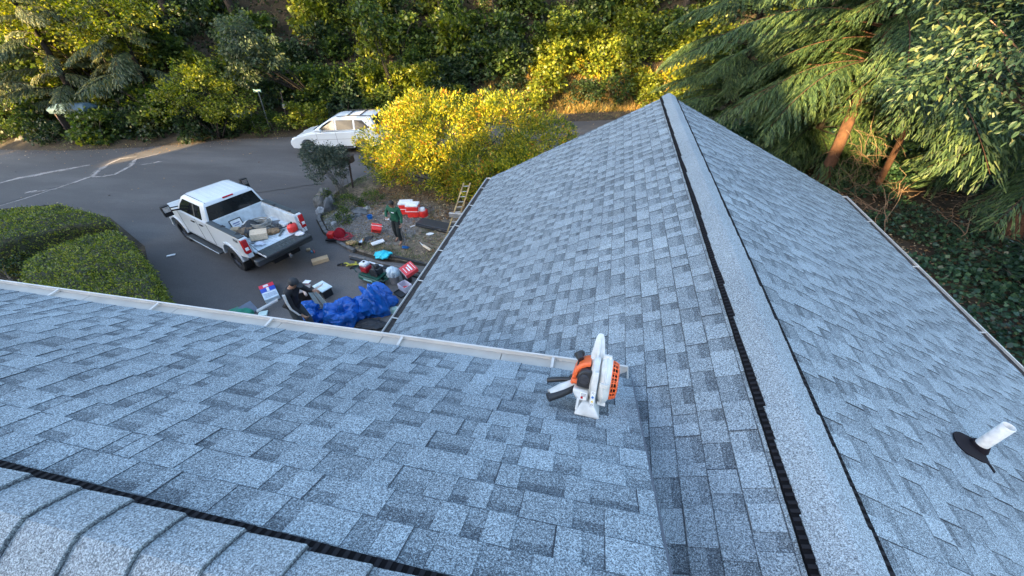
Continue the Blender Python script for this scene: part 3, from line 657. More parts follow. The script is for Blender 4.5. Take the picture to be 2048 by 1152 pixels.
def zlabel(k, x, s):
    kind = ['mid green bush', 'dark green bush', 'yellow green bush', 'fine leafed green bush'][k]
    zs = [(-44, 'beyond the left picture border'), (-38, 'behind the leftmost cedar'), (-32, 'behind the middle cedar'), (-27, 'behind the small bright tree'), (-22.5, 'behind the street sign'), (-18, 'behind the car bonnet'), (-13, 'behind the parked car'), (-8.5, 'left behind the yellow bush'), (-4, 'right behind the yellow bush'), (0.5, 'above the sunlit bank'), (5, 'behind the roof apex'), (11, 'behind the hemlocks'), (99, 'behind the broadleaf tree')]
    w = next(n for a, n in zs if x < a); rows = [(2.2, 'lowest row'), (3.7, 'second row up'), (5.4, 'third row up'), (7.3, 'half way up'), (9.4, 'high up'), (12, 'very high up'), (99, 'slope top')]
    return kind + ' ' + w + ', ' + next(n for a, n in rows if s < a)
xs = []
for x in np.arange(-50, 22, 1.75):
    for s in (1.4, 2.9, 4.5, 6.2, 8.2, 10.4, 13.0):
        xx = x + g5.uniform(-.8, .8); yy = float(ye(xx)) + (s + g5.uniform(-.6, .6)) / .97
        if bare(xx, yy) or g5.random() < 0.12: continue
        if s > 9 and g5.random() < 0.35: continue
        xs.append((xx, yy, s))
for xx, yy, s in xs:
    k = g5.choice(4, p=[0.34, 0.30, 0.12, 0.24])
    if -7.5 < xx < 7 and s < 7.5 and g5.random() < .8: k = 2  # bank bushes take the light leaf colour to look sunlit
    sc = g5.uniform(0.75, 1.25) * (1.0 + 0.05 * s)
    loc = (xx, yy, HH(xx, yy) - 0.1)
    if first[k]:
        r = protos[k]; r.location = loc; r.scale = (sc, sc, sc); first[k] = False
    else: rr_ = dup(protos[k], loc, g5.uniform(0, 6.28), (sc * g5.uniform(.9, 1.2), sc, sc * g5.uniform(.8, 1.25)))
    (r if False else (protos[k] if tuple(protos[k].location) == tuple(Vector(loc)) else rr_))['label'] = zlabel(k, xx, s)
print('hill bushes', len(xs))

# low ivy and bramble between the bushes: nobody could count it
def scatter(name, n, xr, yr, L, Wd, m, label, g, hoff=(0.02, 0.35), keep=None, kind='rhomb', ground=None, upw=0.8, flat=0.3, density=None):
    X = g.uniform(xr[0], xr[1], n); Y = g.uniform(yr[0], yr[1], n)
    k = np.array([bool(keep(a, b)) for a, b in zip(X, Y)]) if keep else np.ones(n, bool); X = X[k]; Y = Y[k]
    Z = np.array([(ground or HH)(a, b) for a, b in zip(X, Y)]); n = len(X)
    P = np.stack([X, Y, Z + g.uniform(hoff[0], hoff[1], n)], 1); D = unit(g.normal(size=(n, 3)) * [1, 1, flat]); Nn = unit(g.normal(size=(n, 3)) * 0.5 + [0, -0.2, upw])
    V, F = leafarr(P, D, Nn, L * g.uniform(.6, 1.3, n), Wd * g.uniform(.6, 1.3, n), kind); o = npmesh(name, V, F, m); struct(o, label, 'stuff'); return o
scatter('ivy', 52000, (-52, 24), (17, 46), 0.20, 0.17, G_DARK, 'dark ivy and bramble covering the hillside soil', g5, (0.03, 0.45), lambda a, b: 0.7 < b - float(ye(a)) < 16 and not (bare(a, b) and b - float(ye(a)) < 1.4))
def blades(name, n, xr, yr, h, w, m, label, g, keep=None, ground=None, lean=0.5):
    X = g.uniform(xr[0], xr[1], n); Y = g.uniform(yr[0], yr[1], n)
    k = np.array([bool(keep(a, b)) for a, b in zip(X, Y)]) if keep else np.ones(n, bool); X = X[k]; Y = Y[k]; n = len(X)
    Z = np.array([(ground or HH)(a, b) for a, b in zip(X, Y)])
    D = unit(g.normal(size=(n, 3)) * [lean, lean, 0.1] + [0, 0, 1.0]); Nn = unit(g.normal(size=(n, 3)) * [1, 1, .2])
    V, F = leafarr(np.stack([X, Y, Z - .01], 1), D, Nn, h * g.uniform(.4, 1.4, n), w * g.uniform(.7, 1.3, n), 'strip'); o = npmesh(name, V, F, m); struct(o, label, 'stuff'); return o
blades('dry_grass', 40000, (-8.5, 6), (25, 34), 0.38, 0.03, G_DRY, 'tall dry golden grass on the sunlit bank', g5, lambda a, b: 1.0 < b - float(ye(a)) < 4.6 and mn.noise(Vector((a * .8, b * .8, 2))) > -0.35, lean=0.6)
blades('verge_grass', 30000, (-34, 14), (18, 33), 0.11, 0.02, G_GRASS, 'short grass on the verge along the far road edge', g5, lambda a, b: 0.05 < b - float(ye(a)) < (2.2 if a > -8 else 0.9) and (a > -8 or mn.noise(Vector((a * .5, 0, 5))) > -0.1))

# trees on the slope
GT = 'tall trees standing on the wooded hillside'
def tall_tree(label, m, seed, L=0.26, Wd=0.21):
    g = np.random.default_rng(seed); t = thing('tree', label, 'tree', (0, 0, 0), 0, GT)
    tb = MB(); tb.tube([(0.1 * math.sin(z * .7 + seed), 0.1 * math.cos(z * .6), z) for z in np.linspace(-.5, 13, 12)], list(np.linspace(0.30, 0.06, 12)), 10)
    lob = [(0, 0, 9.5, 3.6, 3.4, 2.6), (1.8, -1.4, 7.6, 2.3, 2.2, 1.6), (-2.0, -.6, 8.0, 2.3, 2.3, 1.7), (.3, 1.8, 8.2, 2.4, 2.2, 1.8), (0, 0, 12.0, 2.4, 2.4, 2.0), (-.4, -2.4, 6.6, 1.6, 1.3, 1.2)]
    for l in lob:
        for q in range(4):
            e = np.array(l[:3]) + g.uniform(-.7, .7, 3) * l[3]; s = np.array([0, 0, l[2] - 2.0]); md = (s + e) / 2 + [0, 0, -.3]
            tb.tube([s * (1 - u) ** 2 + 2 * md * u * (1 - u) + e * u * u for u in np.linspace(0, 1, 6)], list(np.linspace(0.07, 0.012, 6)), 5)
    V, F = clumps(lob, 300, 34, 0.62, L, Wd, 'rhomb', 0.4, g, shell=0.55, low=-0.95); npmesh('crown', V, F, m, t); tb.build('trunk', M_BARK, t, smooth='full'); return t
tA = tall_tree('tall broadleaf tree on the hillside, its crown above the picture', G_DARK, 61); tB = tall_tree('tall broadleaf tree on the hillside, its crown above the picture', G_MAPLE, 62)
spots = [(-43, 5.5), (-37.5, 8), (-31, 6.0), (-26.5, 9), (-21, 5.5), (-16.5, 8.5), (-12.5, 5.6), (-8.8, 9), (-4, 7.5), (0, 9.5), (4.5, 7), (9, 9), (14, 6), (-34, 12.5), (-24, 13.5), (-14, 13), (-6, 13), (3, 14), (12, 14), (-48, 10)]
tl = ['left of the leftmost cedar', 'behind the leftmost cedar', 'behind the middle cedar', 'behind the smaller cedar', 'behind the drooping blue green tree', 'just right of the street sign', 'behind the parked car roof', 'up the slope behind the yellow bush', 'above the right half of the yellow bush', 'high above the sunlit bank', 'behind the roof apex', 'behind the middle hemlock', 'behind the reddish trunks', 'deep behind the middle cedar', 'deep behind the street sign', 'deep behind the parked car', 'deep behind the yellow bush', 'deep behind the roof apex', 'deep behind the reddish trunks', 'at the far left end of the slope']
for i, (x, s) in enumerate(spots):
    s = s + (3.4 if s < 8.2 and x < 3 else 0)
    y = float(ye(x)) + s; r = (tA, tB)[i % 2]; z = HH(x, y) - .1; sc = g5.uniform(.85, 1.15)
    lb = 'tall tree with its crown above the picture, ' + tl[i]
    if i < 2: r.location = (x, y, z); r.rotation_euler[2] = 0.3 * i; r['label'] = lb
    else: dup(r, (x, y, z), g5.uniform(0, 6.28), sc, lb)

# grey green cedar hanging over the road edge at the left, golden broadleaf above it
def at_y(px, py, y): return PY(px, py, y)
yL = 20.6
conifer('cedar_tree', 'grey green drooping cedar over the far road edge at the left border', 'tree', (-34.5, 21.5, 0.3), 11, 1.9, 4.6, 66, G_CED, M_BARK, 71, sw=0.055, r0=0.25)
conifer('cedar_tree', 'smaller grey green cedar right of the leftmost cedar behind the road', 'tree', (-29.8, 22.8, 0.7), 9, 2.6, 3.6, 50, G_CED, M_BARK, 72, sw=0.055, r0=0.2)
conifer('cedar_tree', 'grey green cedar cut off by the left picture border', 'tree', (-40.5, 20.2, 0.2), 11, 1.6, 4.2, 44, G_CED, M_BARK, 73, sw=0.055, r0=0.22)
c = at_y(130, 40, 22.5); b0 = (c[0], 23.3, 1.0)
bushy('maple_tree', 'broadleaf tree with gold tinged leaves above the left cedars', 'tree', b0, [(0, -.6, c[2] - 1.0, 4.6, 2.0, 1.5), (-4.5, -.8, c[2] - .8, 3.0, 1.6, 1.3), (4.2, -.3, c[2] - 1.0, 3.0, 1.6, 1.3), (1.5, -1.0, c[2] - 2.0, 2.2, 1.2, 0.8)], 330, 30, 0.42, 0.17, 0.14, G_LIME, nst=16, r0=0.09, seed=74, bark=M_BARK, shell=.6)
c = at_y(375, 205, 20.6)
bushy('small_tree', 'rounded bright green small tree at the road edge with bare stems below', 'tree', (c[0] + .6, 21.1, 0.2), [(-.2, -.2, c[2] + .3, 2.6, 1.5, 1.3), (-1.7, -.2, c[2] - .3, 1.5, 1.2, 1.0), (1.6, -.2, c[2] - .2, 1.7, 1.2, 1.2), (0.6, -.3, c[2] + 1.2, 1.3, 1.0, .8), (1.5, -.3, c[2] - 1.0, 1.2, .9, .7)], 210, 34, 0.34, 0.14, 0.10, G_LIME, nst=12, r0=0.05, seed=75, bark=M_BARK, shell=.5)
c = at_y(468, 45, 22.5)
bushy('drooping_tree', 'blue green broadleaf branch mass hanging down beyond the small bright tree', 'tree', (c[0] + 1.5, 25.6, HH(c[0] + 1.5, 25.6)), [(-1.5, -3.0, c[2] - 3.0 + .6, 1.9, 1.1, 1.3), (-2.2, -3.0, c[2] - 3.9, 1.1, .8, 0.9), (-.4, -2.9, c[2] - 3.2, 1.0, .8, .8)], 110, 34, 0.32, 0.20, 0.11, G_BLUE, nst=9, r0=0.07, seed=76, droop=1.0, bark=M_BARK, shell=.6, up=.3)
c = at_y(735, 35, 25)
bushy('maple_sapling', 'slim maple sapling with pale leaves in front of the dark wood', 'tree', (c[0], 26.5, HH(c[0], 26.5)), [(0, -1.3, c[2] - HH(c[0], 26.5) + .2, .8, .6, 1.1), (.2, -1.3, c[2] - HH(c[0], 26.5) - .7, .5, .5, .5)], 34, 26, 0.27, 0.19, 0.17, G_MAPLE, nst=4, r0=0.04, seed=77, droop=.9, bark=M_BARK, shell=.6)
# big leafy mounds just above the road, left and right of the parked car
for i, (px, py, yy, rr, lab, mm) in enumerate([(640, 175, 24.2, 1.9, 'broad mound of green vine leaves left of the parked car', G_MAPLE), (760, 165, 25.3, 1.9, 'broad mound of green vine leaves behind the parked car', G_LIME), (840, 160, 26.3, 1.5, 'sunny yellow green vine mound behind the yellow bush', G_LIME), (980, 120, 28.5, 2.2, 'tall dark green vine mound above the yellow bush', G_DARK), (560, 120, 24.5, 1.8, 'dark vine mound above the road signs', G_DARK), (1120, 60, 31.0, 1.9, 'leafy mound above the sunlit grass bank', G_MAPLE), (1290, 80, 32.0, 1.8, 'leafy mound on the bank left of the hemlock', G_MAPLE), (900, 60, 29, 1.9, 'leafy mound high on the slope above the yellow bush', G_MAPLE)]):
    p = hillhit(px, py, 0.8); bs = (p[0], p[1], HH(p[0], p[1]) - .1)
    bushy('vine_mound', lab, 'bush', bs, [(0, 0, .6, rr, rr * .8, rr * .75), (rr * .6, .2, .8, rr * .7, rr * .6, rr * .6), (-rr * .6, 0, .5, rr * .7, rr * .6, rr * .5)], 130, 30, 0.36, 0.20, 0.18, mm, nst=5, r0=.03, seed=80 + i, shell=.35)
p = PZ(632, 250, 0.5)
bushy('yellow_plant', 'small bright yellow leafed plant left of the parked car', 'plant', (p[0], p[1] + .3, 0.1), [(0, 0, .55, .75, .6, .6)], 30, 24, .2, .10, .06, G_YEL, nst=4, r0=.015, seed=90)

for i, (px, py, rr) in enumerate([(1075, 140, 1.0), (1110, 150, .7), (1150, 135, .8), (1200, 150, .8), (1225, 120, .7), (1340, 150, .8), (1380, 130, .7), (1410, 160, .6), (1280, 150, .6)]):
    p = hillhit(px, py, .2)
    bushy('bank_creeper', ['yellow green creeper at the left end of the sunlit bank', 'second yellow green creeper from the left on the sunlit bank', 'middle yellow green creeper on the sunlit bank', 'fourth yellow green creeper from the left on the sunlit bank', 'creeper high on the right of the sunlit bank', 'sunlit creeper just left of the roof apex', 'sunlit creeper just above the roof apex', 'sunlit creeper right of the roof apex', 'shaded creeper between the two sunlit patches'][i], 'plant', (p[0], p[1], HH(p[0], p[1]) - .1), [(0, 0, .3, rr, rr * .8, .4), (.4, .3, .4, rr * .6, rr * .5, .35)], 45, 28, .25, .15, .13, G_BANK, nst=4, r0=.012, seed=190 + i)
# ---------------------------------------------------------------- right side: hemlocks
def hides_trunk(p):
    c = ROT.T @ (np.array(p) - CAM); x, y = 1024 + c[0] * FPX / -c[2], 576 - c[1] * FPX / -c[2]; return 1636 < x < 1708 and 238 < y < 372 and p[1] < 18.6
def prn(p): return hides_trunk(p) or hides_trunk((p[0], p[1], p[2] - .8)) or p[1] < 9.6 and p[0] < 6.0 or (p[0] < 1.3 and p[2] < 3.5)
conifer('hemlock_tree', 'large hemlock with reddish trunk and long drooping boughs right of the wing roof', 'tree', (9.0, 18.2, 0.0), 13.5, 3.9, 6.4, 140, G_HEM, M_BARKR, 101, r0=0.23, sw=0.036, prune=prn)
conifer('hemlock_tree', 'second hemlock with slim trunk directly right of the large hemlock', 'tree', (10.9, 18.0, 0.0), 12.5, 3.0, 5.2, 80, G_HEM, M_BARKR, 102, r0=0.12, sw=0.036, prune=prn)
conifer('hemlock_tree', 'hemlock behind the roof apex reaching over the grassy bank', 'tree', (6.2, 23.5, 0.0), 13.0, 1.4, 5.6, 130, G_HEM, M_BARK, 103, r0=0.24, sw=0.036)
conifer('cedar_tree', 'low branched dark conifer between the hemlocks and the ivy', 'tree', (13.2, 14.4, 0.0), 11.0, 1.9, 5.0, 60, G_HEM, M_BARKR, 104, r0=0.28, sw=0.04, prune=lambda p: p[0] < 5.6)
conifer('hemlock_tree', 'dark hemlock deep behind the right hand trees', 'tree', (15.5, 21.0, 0.0), 13.5, 1.6, 5.5, 60, G_HEM, M_BARK, 105, r0=0.26, sw=0.045)
conifer('hemlock_tree', 'hemlock between the roof apex and the reddish trunks, its boughs hiding the road', 'tree', (9.6, 21.6, 0.0), 12.5, 0.9, 5.0, 130, G_HEM, M_BARK, 106, r0=0.2, sw=0.04)
# bare dead twigs in the understory
tw = MB(); rg = random.Random(3)

dead = thing('dead_branches', 'tangle of bare dead twigs low in the shade below the hemlocks', 'branches', (11, 15.5, 0))
for i in range(70):
    s = np.array([rg.uniform(-2.5, 2.5), rg.uniform(-2, 3), rg.uniform(0, .3)]); d = unit(np.array([rg.gauss(0, .8), rg.gauss(0, .8), rg.uniform(.2, 1.2)])); L = rg.uniform(.7, 2.4)
    tw.tube([s + d * L * u + np.array([0, 0, -.25 * L * u * u]) + np.array([.06 * rg.gauss(0, 1), .06 * rg.gauss(0, 1), 0]) for u in np.linspace(0, 1, 6)], list(np.linspace(.016, .004, 6)), 4)
tw.build('twigs', mat('dead_twig', (0.17, 0.11, 0.07), .9, var=.3), dead)
tw = MB(); dead2 = thing('dead_branches', 'fine dry twigs standing out round the reddish trunk', 'branches', (9.3, 17.6, 0))
for i in range(60):
    s = np.array([rg.uniform(-.5, 1.1), rg.uniform(-.6, .4), rg.uniform(.6, 3.4)]); d = unit(np.array([rg.gauss(.3, .6), rg.gauss(-.4, .5), rg.uniform(-.9, .5)])); L = rg.uniform(.4, 1.3)
    tw.tube([s + d * L * u + np.array([0, 0, -.35 * L * u * u]) + np.array([.04 * rg.gauss(0, 1), .04 * rg.gauss(0, 1), 0]) for u in np.linspace(0, 1, 6)], list(np.linspace(.010, .003, 6)), 4)
tw.build('twigs', MATS['dead_twig'], dead2)
for i, (x, y, sc) in enumerate([(5.5, 21.2, 1.0), (7.6, 21.0, 1.2), (9.8, 23.6, 1.3), (12.0, 23.4, 1.4), (14.4, 23.6, 1.5), (11.4, 20.4, 1.1), (13.4, 19.4, 1.3), (16.0, 20.6, 1.6), (18.5, 23, 1.8), (17.5, 17.5, 1.5)]):
    bushy('understory_bush', ['dark bush just behind the roof apex right slope', 'dark bush left of the thick reddish trunk', 'dark bush behind the thick reddish trunk', 'dark bush behind the slim reddish trunk', 'dark bush far behind the slim trunk', 'low dark bush right of the slim trunk', 'dark bush behind the low boughs', 'tall dark bush behind the low boughs', 'tallest dark bush at the right border', 'dark bush beyond the ivy at the right border'][i], 'bush', (x, y, 0), [(0, 0, .7 * sc, 1.3 * sc, .9 * sc, .9 * sc)], 110, 26, .34, .16, .13, G_IVY, nst=4, r0=.02, seed=230 + i)
# broad leaved tree close on the right
lob = [(0, 0, 6.3, 1.9, 1.6, 1.25), (1.6, .4, 7.0, 1.8, 1.6, 1.3), (-.9, .5, 7.3, 1.3, 1.1, .8), (.9, -.9, 5.6, 1.3, 1.0, .8), (2.2, -1.0, 6.2, 1.4, 1.2, 1.2), (-.2, .9, 5.4, 1.0, .9, .7), (1.8, .6, 5.0, 1.3, 1.1, .7)]
bushy('laurel_tree', 'broadleaf tree with large glossy leaves filling the upper right corner', 'tree', (6.9, 9.6, 0.0), lob, 560, 24, 0.34, 0.125, 0.062, G_LAUR, 'fold', nst=30, r0=.035, seed=111, droop=.25, shell=.65, stem_base=(1.9, .9, 4.6), bark=mat('pinkish_bark', (0.24, 0.15, 0.11), .7, var=.3), up=.9)
# ivy covered ground lower right
def gi(a, b): return 0.35 * max(0, fbm(a * .5, b * .5, 6)) + 0.02
scatter('ground_ivy', 60000, (5.3, 24), (3, 24), 0.13, 0.115, G_IVY, 'dark glossy ivy carpeting the shaded ground right of the house', g5, (0.03, 0.3), lambda a, b: mn.noise(Vector((a * .45, b * .45, 8))) > -0.25 + (0.35 if a + .0 * b < 10.5 and b > 12.5 else 0), ground=gi)
scatter('leaf_litter', 16000, (5.3, 22), (5, 24), 0.10, 0.07, G_FALL, 'brown fallen leaves on the forest floor right of the house', g5, (0.01, 0.06), upw=1.5, flat=.1)
for i, (x, y, sc) in enumerate([(11.8, 11.2, 1.0), (13.8, 9.4, 1.2), (11.0, 8.2, .9), (14.4, 12.4, 1.25), (15.4, 7.0, 1.3), (12.0, 6.0, 1.0), (16.5, 10.8, 1.5)]):
    bushy('ivy_mound', ['dark ivy mound nearest the hemlock trunks', 'ivy mound in the middle of the dark ground', 'low ivy mound close to the right gutter', 'ivy mound behind the middle one', 'tall ivy mound at the right picture border', 'ivy mound at the lower right border', 'large ivy mound deepest in the shade'][i], 'plant', (x, y, 0), [(0, 0, .3 * sc, 1.3 * sc, 1.2 * sc, .7 * sc), (.5, .5, .6 * sc, .8 * sc, .8 * sc, .6 * sc)], 80, 26, .3, .13, .115, G_IVY, nst=4, r0=.015, seed=120 + i, shell=.3)

# ---------------------------------------------------------------- yellow bush in the bed
lob = [(-2.1, -.4, 1.75, 1.8, 1.5, 1.45), (-.3, -.2, 2.2, 2.0, 1.6, 1.65), (1.9, .5, 2.25, 1.9, 1.6, 1.45), (3.7, 1.5, 1.5, 1.6, 1.4, 1.2), (-1.3, -1.0, 1.2, 1.8, 1.0, .95), (1.0, -.8, 1.2, 2.0, 1.1, .95), (-3.0, -.1, 1.0, 1.1, 1.0, .9), (2.8, -.2, 1.0, 1.4, 1.2, .9), (2.3, -1.5, .9, 1.5, 1.0, .85), (3.6, -.8, 1.1, 1.3, 1.1, .9), (.6, -1.4, .75, 1.2, .8, .7), (-1.2, 0, 2.5, 1.2, 1.1, 1.0)]
bushy('yellow_bush', 'large rounded bush with golden yellow and green leaves beside the garage wing', 'bush', (-6.4, 15.9, 0.1), lob, 1500, 44, 0.28, 0.135, 0.048, G_YEL, 'rhomb', nst=26, r0=.03, seed=131, droop=-.2, shell=.5, low=-.85, bark=M_BARK)
# small dark leafed shrub on the island tip, with slanting stems
c = PY(662, 335, 14.7)
bushy('dark_shrub', 'small grey green shrub on slanting stems at the tip of the planting bed', 'shrub', (-11.0, 14.3, .1), [(c[0] + 11.0 - .15, .3, c[2] + .0, 1.0, .8, .8), (c[0] + 11.0 + .35, .3, c[2] + .35, .65, .6, .55), (c[0] + 11.0 - .45, .2, c[2] + .45, .6, .55, .55)], 260, 36, .18, .07, .05, G_SHRUB, nst=16, r0=.014, seed=141, bark=mat('grey_stem', (.10, .095, .085), .9), shell=.5)
for i, (px, py, r_) in enumerate([(700, 412, .55), (745, 405, .6), (655, 402, .35), (690, 440, .3)]):
    p = PZ(px, py, .2)
    bushy('ground_shrub', ['low green shrub under the slanting stems', 'low green shrub left of the man in green', 'small green tuft beside the pale boulder', 'small green plant in front of the low shrubs'][i], 'shrub', (p[0], p[1], .1), [(0, 0, .22, r_, r_ * .8, .35)], int(60 * r_ + 14), 26, .12, .055, .04, G_MAPLE, nst=3, r0=.01, seed=150 + i)

# ---------------------------------------------------------------- clipped hedges
def hedge(name, label, pix, h, m, seed, leaf=0.055, n=26000):
    g = np.random.default_rng(seed); top = np.array([PZ(a, b, h)[:2] for a, b in pix]); base = top.mean(0); t = thing(name, label, 'hedge', (base[0], base[1], 0)); top = top - base
    P = []; k = len(top)
    for i in range(k):                                        # rounded outline
        a, b_, c_, d_ = top[i - 1], top[i], top[(i + 1) % k], top[(i + 2) % k]
        for u in np.linspace(0, 1, 7)[:-1]: P.append(0.5 * ((2 * b_) + (-a + c_) * u + (2 * a - 5 * b_ + 4 * c_ - d_) * u * u + (-a + 3 * b_ - 3 * c_ + d_) * u ** 3))
    P = np.array(P); rings = []
    for s, z in ((0.96, 0), (1.0, .3), (1.02, h * .7), (1.0, h * .88), (.96, h * .97), (.88, h * 1.0), (.7, h * 1.02), (.45, h * 1.03), (.2, h * 1.03), (.01, h * 1.03)):
        rings.append([(p[0] * s + .06 * mn.noise(Vector((p[0], p[1], z * 2))), p[1] * s + .06 * mn.noise(Vector((p[1], p[0], z * 2))), z + (0.15 * fbm(p[0] * s * 1.2 + seed, p[1] * s * 1.2, 0) if z > .3 else 0)) for p in P])
    mb = MB(); mb.loft(rings); o = mb.build('branches', mat('hedge_core', (0.035, 0.035, 0.018), .95, var=.4, scale=12), t, smooth='full')
    V = np.array(mb.v); F = [f for f in mb.f if len(f) == 4]; A = V[[f[0] for f in F]]; B = V[[f[1] for f in F]]; C = V[[f[2] for f in F]]; Dd = V[[f[3] for f in F]]
    nr = np.cross(C - A, Dd - B); ar = np.linalg.norm(nr, axis=1); nr = unit(nr); nr *= np.sign((nr * (A - np.array([0, 0, .5]))).sum(1))[:, None]
    nr = np.where((np.abs(nr[:, 2]) > .6)[:, None] & (nr[:, 2] < 0)[:, None], -nr, nr)
    ix = g.choice(len(F), n, p=ar / ar.sum()); u = g.random((n, 1)); w = g.random((n, 1))
    Q = (A[ix] * (1 - u) + B[ix] * u) * (1 - w) + (Dd[ix] * (1 - u) + C[ix] * u) * w; Nn = nr[ix]
    D = unit(Nn * .55 + g.normal(size=Q.shape) * .6); L = leaf * g.uniform(.7, 1.5, n)
    V2, F2 = leafarr(Q + Nn * (g.uniform(-.02, .05, (n, 1)) + .08 * (g.random((n, 1)) < .08)), D, unit(g.normal(size=Q.shape) * .6 + Nn * .7), L, L * .5, 'rhomb'); npmesh('foliage', V2, F2, m, t); return t
hedge('clipped_hedge', 'far clipped hedge, behind the groove, nearest the road', [(-90, 450), (-60, 425), (0, 418), (65, 413), (130, 412), (185, 425), (210, 436), (170, 446), (110, 456), (50, 472), (20, 482), (-40, 490)], 1.25, G_HEDGE, 161, n=22000)
hedge('clipped_hedge', 'near clipped hedge between the groove and the gutter beside the driveway', [(48, 518), (90, 498), (150, 479), (214, 458), (245, 476), (270, 505), (296, 550), (322, 605), (330, 650), (250, 680), (140, 665), (70, 640), (52, 570)], 1.2, G_HEDGE, 162, n=36000)
c = PZ(15, 545, .6)
bushy('dark_bush', 'dark green bush in the gap left of the near hedge', 'bush', (c[0], c[1], 0), [(0, 0, .45, 1.3, 1.0, .5), (-1.6, .6, .5, 1.2, 1.0, .6)], 110, 30, .22, .07, .05, G_DARK, nst=6, r0=.02, seed=163)

# ---------------------------------------------------------------- grass and litter
def inside(x, y, poly):
    c = False; n = len(poly)
    for i in range(n):
        x1, y1 = poly[i]; x2, y2 = poly[(i + 1) % n]
        if (y1 > y) != (y2 > y) and x < (x2 - x1) * (y - y1) / (y2 - y1) + x1: c = not c
    return c
def ig(a, b): return 0.12
blades('lawn_grass', 60000, (-11.6, -2.4), (9.8, 17), 0.055, 0.012, G_GRASS, 'patchy short grass in the planting bed', g5, lambda a, b: inside(a, b, isl) and mn.noise(Vector((a * .9, b * .9, 3))) > (-.22 if (a < -9.6 or b < 11.4) else .12) and not (-9.6 < a < -6.9 and 11.2 < b < 13.2), ground=ig, lean=.8)
scatter('gravel', 16000, (-10.4, -6.4), (10.6, 13.8), 0.045, 0.035, mat('gravel_grey', (.20, .19, .18), .9, var=.5, scale=6), 'loose grey gravel on the bare part of the bed', g5, (.0, .02), lambda a, b: inside(a, b, isl), ground=ig, upw=1.5, flat=.2)
scatter('fallen_leaves', 8000, (-9.8, -2.5), (10.2, 16), 0.085, 0.055, G_FALL, 'reddish brown fallen leaves under the yellow bush', g5, (.01, .04), lambda a, b: inside(a, b, isl) and (b > 12.6 or g5.random() < .16), ground=ig, upw=1.5, flat=.15)
def roadleaf(a, b):
    s = float(ye(a)) - b
    return s > 0.02 and g5.random() < (math.exp(-s * 1.4) * (1.0 if a < -22 else .25) + 0.012)
scatter('road_leaves', 30000, (-42, 0), (9, 27), 0.09, 0.06, G_FALL, 'scattered small leaves along the far side of the road', g5, (.012, .03), lambda a, b: roadleaf(a, b) and not (b < 14 and a > -11), ground=lambda a, b: 0.0, upw=2, flat=.1)

# rocks
def rock(name, label, loc, d, seed, m=None, group=None):
    bm = bmesh.new(); bmesh.ops.create_icosphere(bm, subdivisions=4, radius=1)
    for v in bm.verts:
        c = v.co.copy(); n = mn.noise(c * 1.1 + Vector((seed, 0, 0))) * .45 + mn.noise(c * 2.7 + Vector((0, seed, 0))) * .2 + .05 * mn.noise(c * 7)
        f = 1 + n; v.co = Vector((c.x * f * d[0], c.y * f * d[1], c.z * f * d[2]))
    me = bpy.data.meshes.new(name); bm.to_mesh(me); bm.free(); me.materials.append(m or M_STONE); o = bpy.data.objects.new(name, me); COL.objects.link(o)
    me.polygons.foreach_set('use_smooth', [True] * len(me.polygons)); me.set_sharp_from_angle(angle=R(28))
    tag(o, label, 'rock', group); o.location = tuple(loc); o.rotation_euler = (0, 0, seed * 1.3); return o
M_SLATE = mat('dark_slate', (0.085, 0.09, 0.095), 0.8, var=.45, scale=4, bump=.8, bscale=12)
M_PALE = mat('pale_rock', (0.33, 0.33, 0.33), 0.85, var=.25, scale=4, bump=.6, bscale=12)
for px, py, d, lab, mm, sd in [(652, 405, (.42, .36, .62), 'upright grey boulder with a dark cleft at the tip of the bed', M_STONE, 1.2), (664, 418, (.28, .30, .55), 'dark leaning slab beside the upright boulder', M_SLATE, 2.3), (641, 424, (.17, .14, .2), 'small pale stone left of the upright boulder', M_PALE, 3.1), (718, 425, (.42, .28, .16), 'flat dark slate stone in the middle of the bed', M_SLATE, 4.4), (700, 438, (.36, .24, .12), 'low flat slate left of the bare gravel', M_SLATE, 5.2), (684, 443, (.25, .2, .1), 'small flat slate at the front of the bed', M_STONE, 6.6), (735, 418, (.16, .14, .1), 'pale stone right of the flat slates', M_PALE, 7.7), (668, 448, (.14, .11, .08), 'smallest pale stone near the kerb', M_PALE, 8.8)]:
    p = PZ(px, py, .1); rock('rock', lab, (p[0], p[1], .12), d, sd, mm)
for i, (px, py, r_) in enumerate([(8, 285, .6), (42, 288, .5), (180, 282, .6), (215, 285, .35), (430, 275, .4)]):
    p = PZ(px, py, 0); rock('rock', ['grey boulder at the far road edge by the left border', 'second grey boulder from the left along the road', 'broad grey boulder under the cedars at the road edge', 'small stone right of the broad roadside boulder', 'low stone under the bright green small tree'][i], (p[0], p[1] + .3, .1), (r_, r_ * .7, r_ * .7), 11 + i * 1.7, M_STONE)
